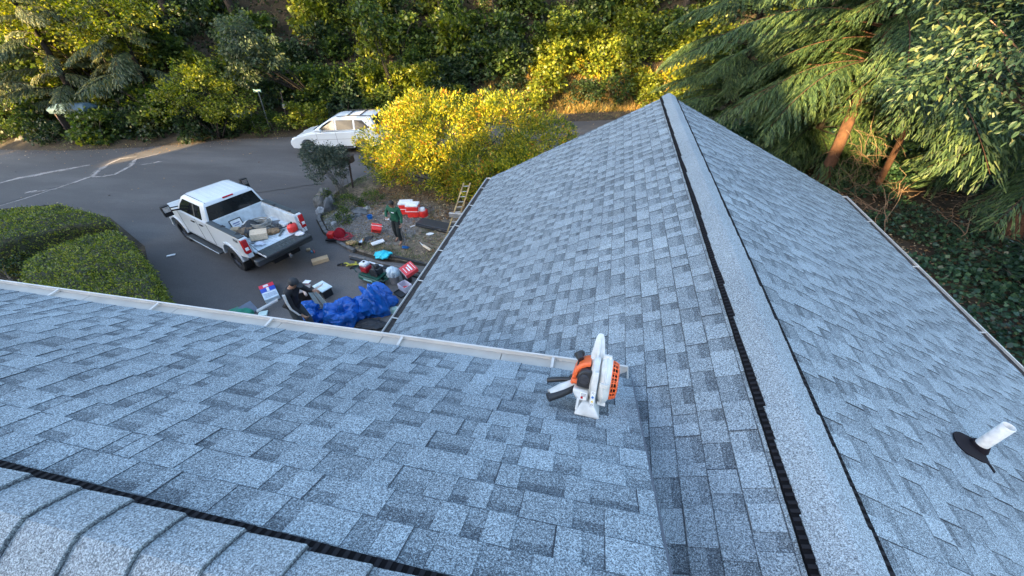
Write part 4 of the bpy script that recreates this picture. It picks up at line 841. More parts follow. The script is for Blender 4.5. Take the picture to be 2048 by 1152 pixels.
# ================================================================ unseen trees behind the photographer: gaps are cut so the low sun reaches chosen spots
def sphere_targets():
    T = []
    def hp(px, py, r): T.append((hillhit(px, py, .3), r))
    def yp(px, py, y, r): T.append((PY(px, py, y), r))
    # yellow bush, sunny upper left part
    for px, py, y, r in [(780, 240, 15.2, .9), (820, 215, 15.4, 1.0), (860, 215, 15.4, 1.0), (800, 285, 14.9, .8), (870, 270, 15, .85), (920, 230, 15.8, .9), (760, 290, 15.2, .6), (960, 225, 16, .75), (1000, 205, 16.4, .7), (1040, 195, 16.6, .5), (850, 320, 14.6, .35)]: yp(px, py, y, r)
    for px, py, r in [(1080, 165, 1.4), (1130, 165, 1.5), (1180, 170, 1.4), (1215, 140, 1.2), (1225, 100, .8), (1100, 115, .6), (1150, 105, .5), (1060, 150, .7), (1200, 110, .5), (1150, 30, .45), (1345, 165, 1.3), (1375, 130, 1.2), (1370, 165, .9), (1335, 130, .5), (1425, 150, .6), (1050, 130, .5), (850, 165, .7), (830, 185, .5), (1140, 50, .4), (900, 40, .6), (760, 130, .5), (285, 300, .55), (255, 304, .35), (620, 235, .35), (340, 80, .5), (1200, 30, .5), (650, 30, .4)]: hp(px, py, r)
    for px, py, y, r in [(470, 150, 22, .35), (560, 160, 23.5, .45), (640, 150, 24, .5), (700, 170, 24.5, .5), (80, 75, 21.8, 1.2), (150, 80, 21.8, 1.0), (20, 50, 21.8, 1.1), (110, 10, 22, .9), (220, 40, 21.8, .6), (190, 110, 21.5, .4), (15, 145, 21, .5), (165, 225, 20.4, .35), (290, 30, 21.8, .5), (300, 75, 21, .4), (390, 150, 20.2, .5), (300, 235, 20.5, .3), (1540, 20, 16, .5), (1650, 60, 15.5, .8), (1640, 140, 15, .8), (1690, 20, 14, .6), (1680, 255, 18, .6), (1668, 300, 17.5, .45), (1800, 260, 14, .8), (1860, 300, 13, .6), (1750, 30, 10, .5), (1850, 30, 9, .45), (1810, 90, 9, .3), (1980, 60, 9, .25), (1950, 350, 11, .35), (1900, 410, 11, .3), (728, 221, 20.6, .25), (1760, 150, 12, .4)]: yp(px, py, y, r)
    return T
def clear(c):
    best = 9
    for t in np.arange(0, 40, .2):
        p = c + SUND * t
        if -3.2 < p[1] < 8.93 and -9 < p[0] < 5: best = min(best, p[2] - max(RZ - SL * abs(p[0] - RX), (MZ - SL * abs(p[1] - MY)) if p[0] < .35 and p[1] < 1.9 else -9))
    return best
TG = [(c, min(r, clear(c) - .45)) for c, r in sphere_targets()]; TG = [t for t in TG if t[1] > .15]; TC = np.array([t[0] for t in TG]); TR = np.array([t[1] for t in TG])
side = np.array([-SUND[1], SUND[0], 0]); side /= np.linalg.norm(side); fw = np.array([SUND[0], SUND[1], 0]); fw /= np.linalg.norm(fw)
M_SCR = leafmat('leaf_far_green', [(0, (.02, .04, .015)), (1, (.06, .09, .03))], trans=.1)
GS = 'trees behind the house, out of the picture'
def screen_tree(i, u, d, hgt, wid, n, seed):
    g = np.random.default_rng(seed); base = side * u + fw * d; t = thing('tree', 'unseen tall tree behind the house, crown gaps cut to aim the sunlight', 'tree', (base[0], base[1], 0), 0, GS)
    z = g.uniform(1.0, hgt, n); r = wid * (1.05 - .4 * (z / hgt) ** 2.5); a = g.uniform(0, 2 * math.pi, n); q = r * np.sqrt(g.random(n))
    P = np.stack([q * np.cos(a), q * np.sin(a), z], 1); Wp = P + np.array([base[0], base[1], 0])
    rel = Wp[None] - TC[:, None]; al = (rel @ SUND)[..., None] * SUND; dist = np.linalg.norm(rel - al, axis=2)
    keep = (dist > (TR[:, None] + .36)).all(0); P = P[keep]; n = len(P)
    D = rdir(n, g); Nn = unit(SUND + g.normal(size=(n, 3)) * .5); V, F = leafarr(P - D * .3, D, Nn, g.uniform(.5, .85, n), g.uniform(.45, .7, n)); npmesh('crown', V, F, M_SCR, t)
    b = MB(); b.tube([(0, 0, -.2), (0, 0, hgt * .5), (0, 0, hgt * .9)], [.35, .2, .05], 8); b.build('trunk', M_BARK, t)
k = 0
for row, (dd, off) in enumerate([(36, 0.0), (41, 2.6)]):
    for u in np.arange(-38, 62, 5.0):
        screen_tree(k, u + off, dd, 24 + 2 * math.sin(k * 1.7), 3.9, 5200, 300 + k); k += 1
# ================================================================ vehicles
M_CAR = mat('car_white', (0.57, 0.61, 0.64), 0.25, var=0.05, scale=1.5)
M_CARF = mat('bed_white', (0.50, 0.56, 0.60), 0.45, var=0.16, scale=6)
M_GLASS = mat('dark_glass', (0.012, 0.014, 0.016), 0.06, var=.3, scale=2)
M_TYRE = mat('tyre_rubber', (0.018, 0.018, 0.019), 0.85, var=.3, scale=12)
M_RIM = mat('rim_dark', (0.05, 0.05, 0.055), 0.35, metal=.6)
M_CHR = mat('chrome', (0.55, 0.56, 0.58), 0.2, metal=.9)
M_REDL = mat('lamp_red', (0.42, 0.012, 0.015), 0.2)
M_LENS = mat('lamp_clear', (0.75, 0.75, 0.75), 0.15)
M_TRIM = mat('dark_trim', (0.022, 0.025, 0.028), 0.55)
def arch(cx, cz, r, a0=0, a1=180, n=12): return [(cx + r * math.cos(R(a0 + (a1 - a0) * k / n)), cz + r * math.sin(R(a0 + (a1 - a0) * k / n))) for k in range(n + 1)]
def wheel(parent, x, y, r, w, rimmat=None):
    t = MB(); s = 1 if y > 0 else -1
    t.lathe([(r * .62, -w / 2), (r * .93, -w / 2), (r, -w * .36), (r, w * .36), (r * .93, w / 2), (r * .62, w / 2), (r * .6, 0)], 30, (0, 0, 0), 'y')
    for k in range(36):                                     # tread blocks
        a = 2 * math.pi * k / 36
        t.box((0, 0, r + .002), (r * .09, w * .72, .012), M=Matrix.Rotation(a, 4, 'Y'))
    wo_ = t.build('tyre', M_TYRE, parent, smooth=True); wo_.location = (x, y, r)
    m = MB(); m.lathe([(r * .61, -.02 * s), (r * .61, w * .42 * s), (r * .55, w * .44 * s), (r * .5, w * .2 * s), (r * .16, w * .26 * s), (r * .14, w * .36 * s), (.001, w * .36 * s)], 24, (0, 0, 0), 'y')
    for k in range(8): m.box((0, w * .27 * s, r * .33), (r * .12, .03, r * .4), M=Matrix.Rotation(2 * math.pi * k / 8, 4, 'Y'))
    ro_ = m.build('rim', rimmat or M_RIM, wo_, smooth=True); return wo_
def sideglass(name, pts, face, parent, th=.012, m=None):
    """pts (x,z) on the inclined cab side given by face(x,z)->y ; a thin pane proud of it"""
    b = MB(); s = 1 if face(*pts[0]) > 0 else -1
    b.loft([[(x, face(x, z) - s * .004, z) for x, z in pts], [(x, face(x, z) + s * th, z) for x, z in pts]]); return b.build(name, m or M_GLASS, parent)
def text_on(body, name, loc, rot, size, m, parent, ext=.004):
    cu = bpy.data.curves.new(name, 'FONT'); cu.body = body; cu.size = size; cu.extrude = ext; cu.align_x = 'CENTER'; cu.align_y = 'CENTER'; cu.materials.append(m)
    o = bpy.data.objects.new(name, cu); COL.objects.link(o); me = bpy.data.meshes.new_from_object(o.evaluated_get(bpy.context.evaluated_depsgraph_get())); bpy.data.objects.remove(o)
    me.materials.clear(); me.materials.append(m); o = bpy.data.objects.new(name, me); COL.objects.link(o); o.parent = parent; o.location = loc; o.rotation_euler = rot; return o
truck = thing('pickup_truck', 'white crew cab pickup truck on the driveway with its tailgate lowered', 'truck', (-10.92, 9.39, 0.01), math.atan2(.357, -.934))
TZ = 0.06
b = MB()
for s in (-1, 1):
    poly = [(-1.16, .80 + TZ), (-.62, .72 + TZ)] + arch(0, .44, .56, 172, 8)[0:] + [(.66, .62), (3.10, .62)] + arch(3.78, .44, .56, 172, 8) + [(4.36, .62), (4.46, .75), (4.48, 1.10), (4.40, 1.28), (4.1, 1.36), (3.15, 1.46), (.97, 1.47), (-1.16, 1.50)]
    b.prism(poly, s * .84, s * 1.00)
    b.prism([(-.64, .52 + TZ)] + [(-.64, .60)] + arch(0, .44, .63, 168, 12) + [(.62, .5)] + arch(0, .44, .55, 8, 172), s * .98, s * 1.035)
    b.prism([(3.15, .55)] + arch(3.78, .44, .63, 168, 12) + [(4.36, .5)] + arch(3.78, .44, .55, 8, 172), s * .98, s * 1.035)
b.box((2.05, 0, .95), (2.16, 1.7, .9)); b.box((3.76, 0, 1.0), (1.3, 1.69, .62))
b.build('body', M_CAR, truck, bevel=.03, seg=3)
b = MB(); b.loft([[(x, y, 1.27 + dz) for x, y, dz in ((3.12, -.86, .17), (3.12, .86, .17), (4.38, .84, .02), (4.38, -.84, .02))], [(x, y, 1.27 + dz) for x, y, dz in ((3.06, -.80, .22), (3.06, .80, .22), (4.34, .78, .04), (4.34, -.78, .04))]]); b.box((3.7, 0, 1.42), (1.0, .75, .05)); b.build('hood', M_CAR, truck, bevel=.025, seg=3)
b = MB(); b.box((4.46, 0, 1.02), (.08, 1.5, .42)); b.build('grille', M_TRIM, truck, bevel=.02)
b = MB(); b.box((4.52, 0, .70), (.16, 1.98, .24)); b.build('front_bumper', M_CHR, truck, bevel=.04)
for s in (-1, 1): b = MB(); b.box((4.43, s * .88, 1.08), (.10, .22, .34)); b.build('headlight', M_LENS, truck, bevel=.03)
# cab
cabr = [(1.46, .98, 3.28, .955), (1.70, 1.01, 3.02, .879), (1.95, 1.06, 2.74, .80), (2.03, 1.12, 2.58, .74), (2.065, 1.25, 2.4, .60)]
b = MB(); b.loft([[(x0, -w, z), (x1 - .1, -w, z), (x1, -w * .8, z), (x1, w * .8, z), (x1 - .1, w, z), (x0, w, z)] for z, x0, x1, w in cabr]); b.build('cab', M_CAR, truck, bevel=.025, seg=3)
def cabface(sg):
    def f(x, z): return sg * np.interp(z, [1.46, 1.70, 1.95], [.955, .879, .80])
    return f
for s in (-1, 1):
    sideglass('side_window', [(1.30, 1.49), (1.80, 1.49), (1.80, 1.91), (1.34, 1.91)], cabface(s), truck)
    sideglass('side_window', [(1.80, 1.49), (2.92, 1.49), (2.78, 1.70), (2.52, 1.91), (1.80, 1.91)], cabface(s), truck)
    sideglass('window_pillar', [(1.76, 1.50), (1.84, 1.50), (1.84, 1.90), (1.76, 1.90)], cabface(s), truck, th=.015, m=M_TRIM)
b = MB(); b.loft([[(x + d, y, z) for x, y, z in ((.985, -.87, 1.49), (.985, .87, 1.49), (1.052, .745, 1.925), (1.052, -.745, 1.925))] for d in (.004, -.012)]); b.build('rear_window', M_GLASS, truck)
b = MB(); b.loft([[(x + d, y, z + d * .5) for x, y, z in ((3.24, -.74, 1.50), (3.24, .74, 1.50), (2.75, .60, 1.93), (2.75, -.60, 1.93))] for d in (-.004, .02)]); b.build('windshield', M_GLASS, truck)
b = MB(); b.box((1.085, 0, 2.005), (.05, .34, .045)); b.build('brake_light', M_REDL, truck, bevel=.01)
b = MB()
for s in (-1, 1): b.tube([(1.10, s * .70, 2.028), (1.8, s * .70, 2.042), (2.52, s * .695, 2.03)], .011, 6)
b.build('roof_ditch', M_TRIM, truck)
b = MB()
for y in (-.48, -.32, -.16, 0, .16, .32, .48): b.box((1.82, y, 2.068), (1.05, .05, .010))
b.build('roof_rib', M_CAR, truck, bevel=.004)
for s in (-1, 1):
    d = MB()
    for x0, x1 in ((1.02, 1.74), (1.78, 3.02)):
        d.tube([(x0, s * 1.001, 1.44), (x0, s * 1.002, .66)], .007, 4); d.tube([(x0, s * 1.001, .67), (x1, s * 1.002, .67)], .006, 4)
    d.tube([(3.06, s * 1.001, 1.42), (3.06, s * 1.002, .66)], .007, 4); d.build('door_seam', M_TRIM, truck)
    for x in (1.45, 2.02): h = MB(); h.box((x, s * 1.018, 1.30), (.20, .035, .05)); h.box((x - .13, s * 1.008, 1.30), (.03, .02, .04)); h.build('door_handle', M_BLK, truck, bevel=.012)
    r_ = MB(); r_.box((1.85, s * 1.06, .50), (2.3, .19, .05)); r_.build('running_board', M_TRIM, truck, bevel=.015)
    r_ = MB(); r_.box((1.85, s * 1.165, .515), (2.3, .02, .035)); r_.build('board_edge', M_CHR, truck, bevel=.005)
    mm = MB(); mm.tube([(2.86, s * .93, 1.50), (2.86, s * 1.10, 1.54), (2.86, s * 1.22, 1.56)], [.035, .028, .028], 8); mm.tube([(2.86, s * .95, 1.62), (2.86, s * 1.22, 1.66)], [.022, .022], 6); mm.box((2.85, s * 1.31, 1.60), (.15, .24, .36)); mr = mm.build('mirror', M_BLK, truck, bevel=.035)
    gl = MB(); gl.box((2.77, s * 1.31, 1.66), (.006, .19, .18)); gl.build('mirror_glass', M_CHR, mr)
    mm = MB(); mm.box((-.09, s * .82, 1.21), (2.02, .10, .50)); mm.box((0, s * .70, .99), (1.0, .18, .14)); mm.build('bed_side', M_CARF, truck, bevel=.015)
    mm = MB(); mm.box((-.06, s * .915, 1.512), (2.0, .185, .028)); mm.build('rail_cap', mat('rail_plastic', (.035, .045, .05), .5), truck, bevel=.01)
    for x in (-.75, .15): mm = MB(); mm.loft([[(x - .12, s * .80, 1.527), (x + .12, s * .80, 1.527), (x + .02, s * .93, 1.527)], [(x - .12, s * .80, 1.532), (x + .12, s * .80, 1.532), (x + .02, s * .93, 1.532)]]); mm.build('tie_down', M_BLK, truck)
    tl = MB(); tl.box((-1.12, s * .935, 1.24), (.13, .17, .46)); tl_ = tl.build('taillight', M_REDL, truck, bevel=.025)
    tl = MB(); tl.box((-1.183, s * .945, 1.17), (.012, .10, .10)); tl.build('reverse_lamp', M_LENS, tl_, bevel=.004)
b = MB(); b.box((-.09, 0, .93), (2.14, 1.56, .05)); b.build('bed_floor', M_CARF, truck)
b = MB()
for k in range(13): b.box((-.09, -.66 + .11 * k, .961), (2.1, .05, .014))
b.build('floor_rib', M_CARF, truck, bevel=.004)
b = MB(); b.box((.93, 0, 1.21), (.07, 1.74, .56)); b.build('bed_front', M_CARF, truck, bevel=.01)
b = MB(); b.box((-1.46, 0, .925), (.56, 1.50, .07)); tg = b.build('tailgate', M_CAR, truck, bevel=.02)
b = MB(); b.box((-1.46, 0, .967), (.53, 1.46, .014)); 
for k in range(15): b.box((-1.46, -.66 + .095 * k, .977), (.46, .03, .010))
ln = b.build('tailgate_liner', mat('liner_black', (.03, .04, .042), .55, var=.3, scale=10), tg, bevel=.004)
text_on('SUPER', 'liner_text', (-1.37, -.05, .985), (0, 0, R(-90)), .21, mat('liner_letters', (.075, .09, .095), .5), tg)
text_on('DUTY', 'liner_text', (-1.58, -.05, .985), (0, 0, R(-90)), .21, MATS['liner_letters'], tg)
b = MB(); b.box((-1.75, 0, .925), (.06, 1.52, .10)); b.build('tailgate_edge', M_TRIM, tg, bevel=.02)
b = MB(); b.box((-1.30, 0, .68), (.22, 1.9, .20)); b.build('rear_bumper', mat('bumper_grey', (.05, .055, .06), .4), truck, bevel=.03)
for s in (-1, 1): b = MB(); b.tube([(-1.16, s * .82, 1.28), (-1.62, s * .76, .98)], .008, 5); b.build('tailgate_cable', M_BLK, truck)
b = MB(); b.box((1.75, 0, .50), (6.1, .9, .22)); b.tube([(0, -.8, .43), (0, .8, .43)], .09, 10); b.tube([(3.78, -.8, .43), (3.78, .8, .43)], .08, 10); b.build('chassis', M_BLK, truck)
b = MB(); b.box((-1.46, 0, .52), (.18, .09, .09)); b.tube([(-1.52, 0, .54), (-1.52, 0, .62)], [.02, .03], 8); b.build('tow_hitch', M_CHR, truck)
text_on('FX4', 'side_badge', (-.78, 1.006, 1.36), (R(90), 0, R(180)), .15, mat('decal_dark', (.03, .035, .045), .4), truck)
text_on('FX4', 'side_badge', (-.78, -1.006, 1.36), (R(90), 0, 0), .15, MATS['decal_dark'], truck)
for x in (0, 3.78):
    for y in (-.87, .87): wheel(truck, x, y, .43, .27)
# load in the bed, each thing on its own (positions in the truck's frame)
TM = Matrix.Translation((-10.92, 9.39, .01)) @ Matrix.Rotation(math.atan2(.357, -.934), 4, 'Z')
def bed(x, y, z=.975): return tuple(TM @ Vector((x, y, z)))
M_CARD = mat('cardboard', (0.42, 0.31, 0.19), .8, var=.12, scale=6)
M_CARDL = mat('cardboard_pale', (0.60, 0.47, 0.33), .8, var=.15, scale=18)
def carton(name, label, loc, rz, d, m=None, flap=True, tape=True, tilt=None):
    t = thing(name, label, 'box', loc, rz); b = MB(); b.box((0, 0, d[2] / 2), d); b.build('carton', m or M_CARD, t, bevel=.006)
    if tape: b = MB(); b.box((0, 0, d[2] + .002), (d[0] * 1.0, .05, .004)); b.build('tape', mat('packing_tape', (.40, .30, .20), .3), t)
    if tilt: t.rotation_euler = (tilt[0], tilt[1], rz)
    return t
carton('cardboard_box', 'pale spotted cardboard box lying in the truck bed', bed(-.40, .20), 2.3, (.54, .48, .20), M_CARDL, tape=False, tilt=(.12, .1))
def coil(name, label, loc, r, m, n=7, tr=.018, sq=.5, cat_='hose', seed=1, parent=None):
    rg = random.Random(seed); b = MB()
    P = []
    for i in range(n * 24):
        a = 2 * math.pi * i / 24; q = r * (1 + .16 * math.sin(i * .13 + seed) + .05 * math.sin(i * .71)); P.append((q * math.cos(a) + .04 * math.sin(i * .05), q * math.sin(a) * .9, tr + (i / (n * 24)) * r * sq + .015 * math.sin(i * .37)))
    P.append((r * 1.5, .1, tr)); P.append((r * 1.9, .25, tr))
    b.tube(P, tr, 6); o = b.build('coil' if parent else name, m, parent, smooth='full')
    if not parent: tag(o, label, cat_, loc=loc)
    else: o.location = loc
    return o
coil('air_hose', 'grey coiled air hose piled in the truck bed', bed(.08, -.16, 1.02), .29, mat('hose_grey', (.24, .24, .22), .5), 12, .016, .8, seed=4)
coil('air_hose', 'darker coil of hose under the grey one in the truck bed', bed(-.10, -.30, .965), .30, mat('hose_dark', (.05, .05, .05), .5), 5, .018, .3, seed=8)
def crumple(name, label, cat_, loc, d, m, seed=1, rz=0, folds=7, sharp=.5, tie=None, res=(64, 36)):
    """creased bag or cloth: long folds run out from the tied neck and wander, finer creases between them"""
    V = []; F = []; nu, nv = res; q = seed * 3.7; T = Vector(tie if tie is not None else (.2, .1, 1)).normalized(); X = T.orthogonal().normalized(); Y = T.cross(X)
    for j in range(nv + 1):
        for i in range(nu):
            a = 2 * math.pi * i / nu; e = -math.pi / 2 + math.pi * j / nv
            c = Vector((math.cos(e) * math.cos(a), math.cos(e) * math.sin(a), math.sin(e)))
            al = math.acos(max(-1, min(1, c.dot(T)))); ang = math.atan2(c.dot(Y), c.dot(X)); sn = math.sin(al)
            w = mn.noise(c * 1.3 + Vector((q, 0, 0))); w2 = mn.noise(c * 2.6 + Vector((0, q, 0)))
            r1 = (1 - abs(math.sin(ang * folds * .5 + 2.2 * w + .9 * al))) ** 1.3; r2 = (1 - abs(math.sin(ang * folds * 1.1 + 4 * w2 + 1.7))) ** 2
            f = 1 + .26 * w + sharp * sn * (.26 * r1 + .08 * r2 - .16) + sharp * .10 * (1 - abs(w2) * 2)
            if tie is not None: f *= 1 - .42 * math.exp(-((al - .35) / .22) ** 2) + .12 * math.exp(-(al / .2) ** 2)
            z = c.z * f * d[2]; V.append((c.x * f * d[0], c.y * f * d[1], max(z, -.35 * d[2] + .01 * w)))
    for j in range(nv):
        for i in range(nu): F.append((j * nu + i, j * nu + (i + 1) % nu, (j + 1) * nu + (i + 1) % nu, (j + 1) * nu + i))
    o = npmesh(name, np.array(V), F, m, smooth=True); o.data.set_sharp_from_angle(angle=R(70)); tag(o, label, cat_, loc=(loc[0], loc[1], loc[2] + .35 * d[2]), rz=rz); return o
crumple('tool_bag', 'dark crumpled tool bag beside the hose coil in the truck bed', 'bag', bed(.22, .12), (.42, .30, .24), mat('bag_dark', (.025, .027, .03), .6), 3, 2.0)
crumple('plastic_bag', 'pale clear plastic bag by the left bed wall of the truck', 'bag', bed(.06, .55), (.20, .15, .10), mat('bag_pale', (.52, .55, .62), .25), 5, 1.2)
crumple('plastic_bag', 'white plastic bag against the front wall of the truck bed', 'bag', bed(.72, -.05), (.17, .15, .13), mat('bag_white', (.62, .66, .66), .3), 6, .2)
crumple('work_gloves', 'brown gloves and rags behind the cardboard box in the bed', 'gloves', bed(-.50, -.18), (.24, .16, .10), mat('glove_brown', (.20, .13, .07), .8, var=.5, scale=14), 7, .7)
crumple('rag', 'dark rag beside the brown gloves in the truck bed', 'rag', bed(-.45, -.42), (.16, .10, .05), mat('bag_dark', (.025, .027, .03), .6), 9, 1.7)
t = thing('framed_sign', 'small white framed notice leaning on the front wall of the bed', 'sign', bed(.82, .22, .965), TM.to_euler().z); b = MB(); b.box((0, 0, .18), (.012, .34, .30)); b.build('panel', M_WHITE, t)
b = MB(); b.box((-.01, 0, .335), (.02, .38, .025)); b.box((-.01, 0, .02), (.02, .38, .025)); b.box((-.01, .18, .18), (.02, .025, .29)); b.box((-.01, -.18, .18), (.02, .025, .29)); b.build('frame', M_TRIM, t)
b = MB(); b.box((-.009, 0, .21), (.006, .22, .03)); b.box((-.009, 0, .14), (.006, .18, .02)); b.build('lettering', mat('ink_blue', (.10, .12, .25), .6), t)
t.rotation_euler = (0, R(14), t.rotation_euler.z)
M_RED = mat('red_plastic', (0.55, 0.022, 0.02), 0.35, var=.08)
M_REDB = mat('red_bright', (0.70, 0.035, 0.03), 0.4, var=.08)
t = thing('fuel_can', 'bright red hexagonal fuel can at the tailgate corner of the truck bed', 'can', bed(-1.02, -.62, .975), 1.2)
b = MB(); b.loft([[(r_ * math.cos(R(60 * k)), r_ * .8 * math.sin(R(60 * k)), z) for k in range(6)] for z, r_ in ((0, .15), (.05, .18), (.20, .18), (.27, .11))]); b.build('can_body', M_REDB, t, bevel=.015)
b = MB(); b.tube([(.02, 0, .26), (.03, 0, .32)], .03, 10); b.tube([(-.10, 0, .24), (-.05, 0, .31), (.0, 0, .29)], .012, 6); b.build('cap', M_BLK, t)
b = MB(); rg = random.Random(5)
for k in range(7):
    x0, y0 = rg.uniform(-.95, -.5), rg.uniform(.1, .62); P = [(x0 + .1 * j + rg.uniform(-.05, .05), y0 + .05 * math.sin(j * 1.3 + k) + rg.uniform(-.04, .04), .012) for j in range(5)]; b.tube(P, .006, 4)
o = b.build('loose_cables', mat('hose_dark', (.05, .05, .05), .5), None); tag(o, 'thin loose cables strewn on the bed floor near the tailgate', 'cables', loc=bed(0, 0, .972), rz=TM.to_euler().z)
b = MB(); P = [(.30 * math.cos(a) * (1 + .1 * math.sin(3 * a)), .42 * math.sin(a), .01) for a in np.linspace(0, 5.2, 30)]; b.tube(P, .008, 5); o = b.build('rope', mat('rope_grey', (.30, .33, .32), .8), None); tag(o, 'thin pale rope looped on the bed floor right of the hose', 'rope', loc=bed(-.35, -.55, .975), rz=2.3)
b = MB(); b.box((0, 0, .02), (.42, .05, .03)); b.box((.20, 0, .025), (.10, .12, .035)); o = b.build('hammer', mat('tool_grey', (.12, .15, .16), .4, metal=.5), None, bevel=.008); tag(o, 'grey hand tool lying on the floor ribs near the tailgate', 'tool', loc=bed(-.80, -.30, .975), rz=2.0)
crumple('canvas_bag', 'brown canvas bag between the cardboard box and the front wall of the bed', 'bag', bed(.12, .32), (.26, .22, .20), mat('canvas_brown', (.16, .11, .07), .85, var=.4, scale=10), 14, .8)
carton('cardboard_box', 'small brown cardboard box behind the dark tool bag in the truck bed', bed(.55, .45), .4, (.26, .22, .18))
crumple('rag', 'grey rag heap at the foot of the right bed wall', 'rag', bed(-.05, -.55), (.22, .14, .10), mat('cloth_grey', (.14, .15, .16), .85, var=.3), 16, .9)
crumple('plastic_bag', 'clear plastic bag lying between the box and the tailgate', 'bag', bed(-.85, .45), (.16, .12, .06), mat('bag_pale', (.52, .55, .62), .25), 17, .2)
crumple('cloth', 'pale cloth spread behind the hose coil in the truck bed', 'cloth', bed(.45, -.45), (.30, .22, .10), mat('bag_white', (.62, .66, .66), .3), 15, .3)
crumple('paper', 'crumpled white and red wrapper on the lowered tailgate', 'paper', bed(-1.42, -.58, .985), (.14, .12, .05), mat('paper_white', (.62, .60, .62), .6, var=.2, scale=12), 12, .4)

# ---------------------------------------------------------------- parked car beyond the bush
suv = thing('parked_car', 'white estate car parked across the road, partly hidden by the yellow bush', 'car', (-13.1, 20.5, .01), math.atan2(-.17, -.985)); suv.scale = (1.06, 1.06, 1.16)
b = MB()
for s in (-1, 1):
    b.prism([(-.92, .42), (-.42, .34)] + arch(0, .33, .40, 175, 5) + [(.46, .28), (2.44, .28)] + arch(2.88, .33, .40, 175, 5) + [(3.36, .30), (3.72, .34), (3.80, .52), (3.76, .68), (3.45, .84), (2.55, 1.0), (-.80, 1.08), (-.95, .85)], s * .74, s * .91)
b.loft([[(-.93, -.75, .4), (3.70, -.75, .35), (3.70, .75, .35), (-.93, .75, .4)], [(-.95, -.75, .9), (3.74, -.75, .68), (3.74, .75, .68), (-.95, .75, .9)], [(-.80, -.75, 1.06), (3.42, -.70, .86), (3.42, .70, .86), (-.80, .75, 1.06)], [(-.75, -.70, 1.08), (2.4, -.66, 1.05), (2.4, .66, 1.05), (-.75, .70, 1.08)]])
b.build('body', M_CAR, suv, bevel=.05, seg=3)
b = MB(); b.loft([[(x0, -w, z), (x1, -w * .9, z), (x1, w * .9, z), (x0, w, z)] for z, x0, x1, w in ((1.05, -.86, 2.52, .86), (1.30, -.80, 2.05, .78), (1.55, -.66, 1.50, .67), (1.62, -.62, 1.25, .60), (1.65, -.45, 1.0, .48))]); b.build('cabin', M_CAR, suv, bevel=.05, seg=3)
def sf(sg):
    return lambda x, z: sg * np.interp(z, [1.05, 1.30, 1.55], [.86, .78, .67]) * np.interp(x, [-.8, 2.4], [1.0, .905])
M_SG = mat('light_glass', (.02, .024, .028), .12, var=.3, scale=2, spec=.25)
for s in (-1, 1):
    sideglass('side_window', [(1.30, 1.10), (2.18, 1.10), (1.90, 1.30), (1.50, 1.49), (1.30, 1.50)], sf(s), suv, m=M_GLASS)
    sideglass('side_window', [(.32, 1.12), (1.20, 1.10), (1.20, 1.50), (.32, 1.50)], sf(s), suv, m=M_SG)
    sideglass('side_window', [(-.56, 1.16), (.22, 1.12), (.22, 1.50), (-.18, 1.48)], sf(s), suv, m=M_SG)
    d = MB(); d.tube([(-.75, s * .60, 1.64), (.2, s * .60, 1.675), (1.1, s * .59, 1.65)], .018, 6); d.build('roof_rail', M_TRIM, suv)
    d = MB(); d.box((2.0, s * .98, 1.12), (.12, .16, .12)); d.build('mirror', M_CAR, suv, bevel=.03)
    for x in (.42, 1.35): h = MB(); h.box((x, s * .915, .92), (.18, .03, .035)); h.build('door_handle', M_CAR, suv, bevel=.01)
    d = MB(); d.box((3.62, s * .66, .70), (.22, .30, .14)); d.build('headlight', M_LENS, suv, bevel=.04)
    d = MB(); d.box((-.90, s * .74, 1.0), (.12, .18, .30)); d.build('taillight', M_REDL, suv, bevel=.03)
    d = MB(); d.box((1.44, s * .916, .36), (1.9, .02, .08)); d.build('sill_trim', M_TRIM, suv, bevel=.006)
    d = MB(); 
    for x in (.26, 1.25, 2.28): d.tube([(x, s * .911, 1.03), (x + .02, s * .912, .42)], .006, 4)
    d.tube([(-.6, s * .911, .74), (2.4, s * .912, .70)], .005, 4); d.build('door_seam', M_TRIM, suv)
b = MB(); b.loft([[(x + d, y, z + d) for x, y, z in ((2.44, -.66, 1.09), (2.44, .66, 1.09), (1.56, .54, 1.53), (1.56, -.54, 1.53))] for d in (.0, .03)]); b.build('windshield', M_GLASS, suv)
b = MB(); b.loft([[(x - d, y, z) for x, y, z in ((-.86, -.70, 1.12), (-.86, .70, 1.12), (-.69, .58, 1.50), (-.69, -.58, 1.50))] for d in (-.01, .02)]); b.build('rear_window', M_GLASS, suv)
b = MB(); b.box((-.72, 0, 1.63), (.22, 1.15, .035)); b.build('spoiler', M_CAR, suv, bevel=.012)
b = MB(); b.box((-.84, 0, 1.60), (.03, .3, .03)); b.build('brake_light', M_REDL, suv)
b = MB()
for x in (.55, -.1): b.box((x, 0, 1.672), (.05, 1.15, .02))
b.build('roof_bar', M_TRIM, suv)
b = MB(); b.box((1.45, 0, .34), (4.2, 1.3, .14)); b.build('underbody', M_BLK, suv)
for x in (0, 2.88):
    for y in (-.80, .80): wheel(suv, x, y, .335, .21, M_CHR)
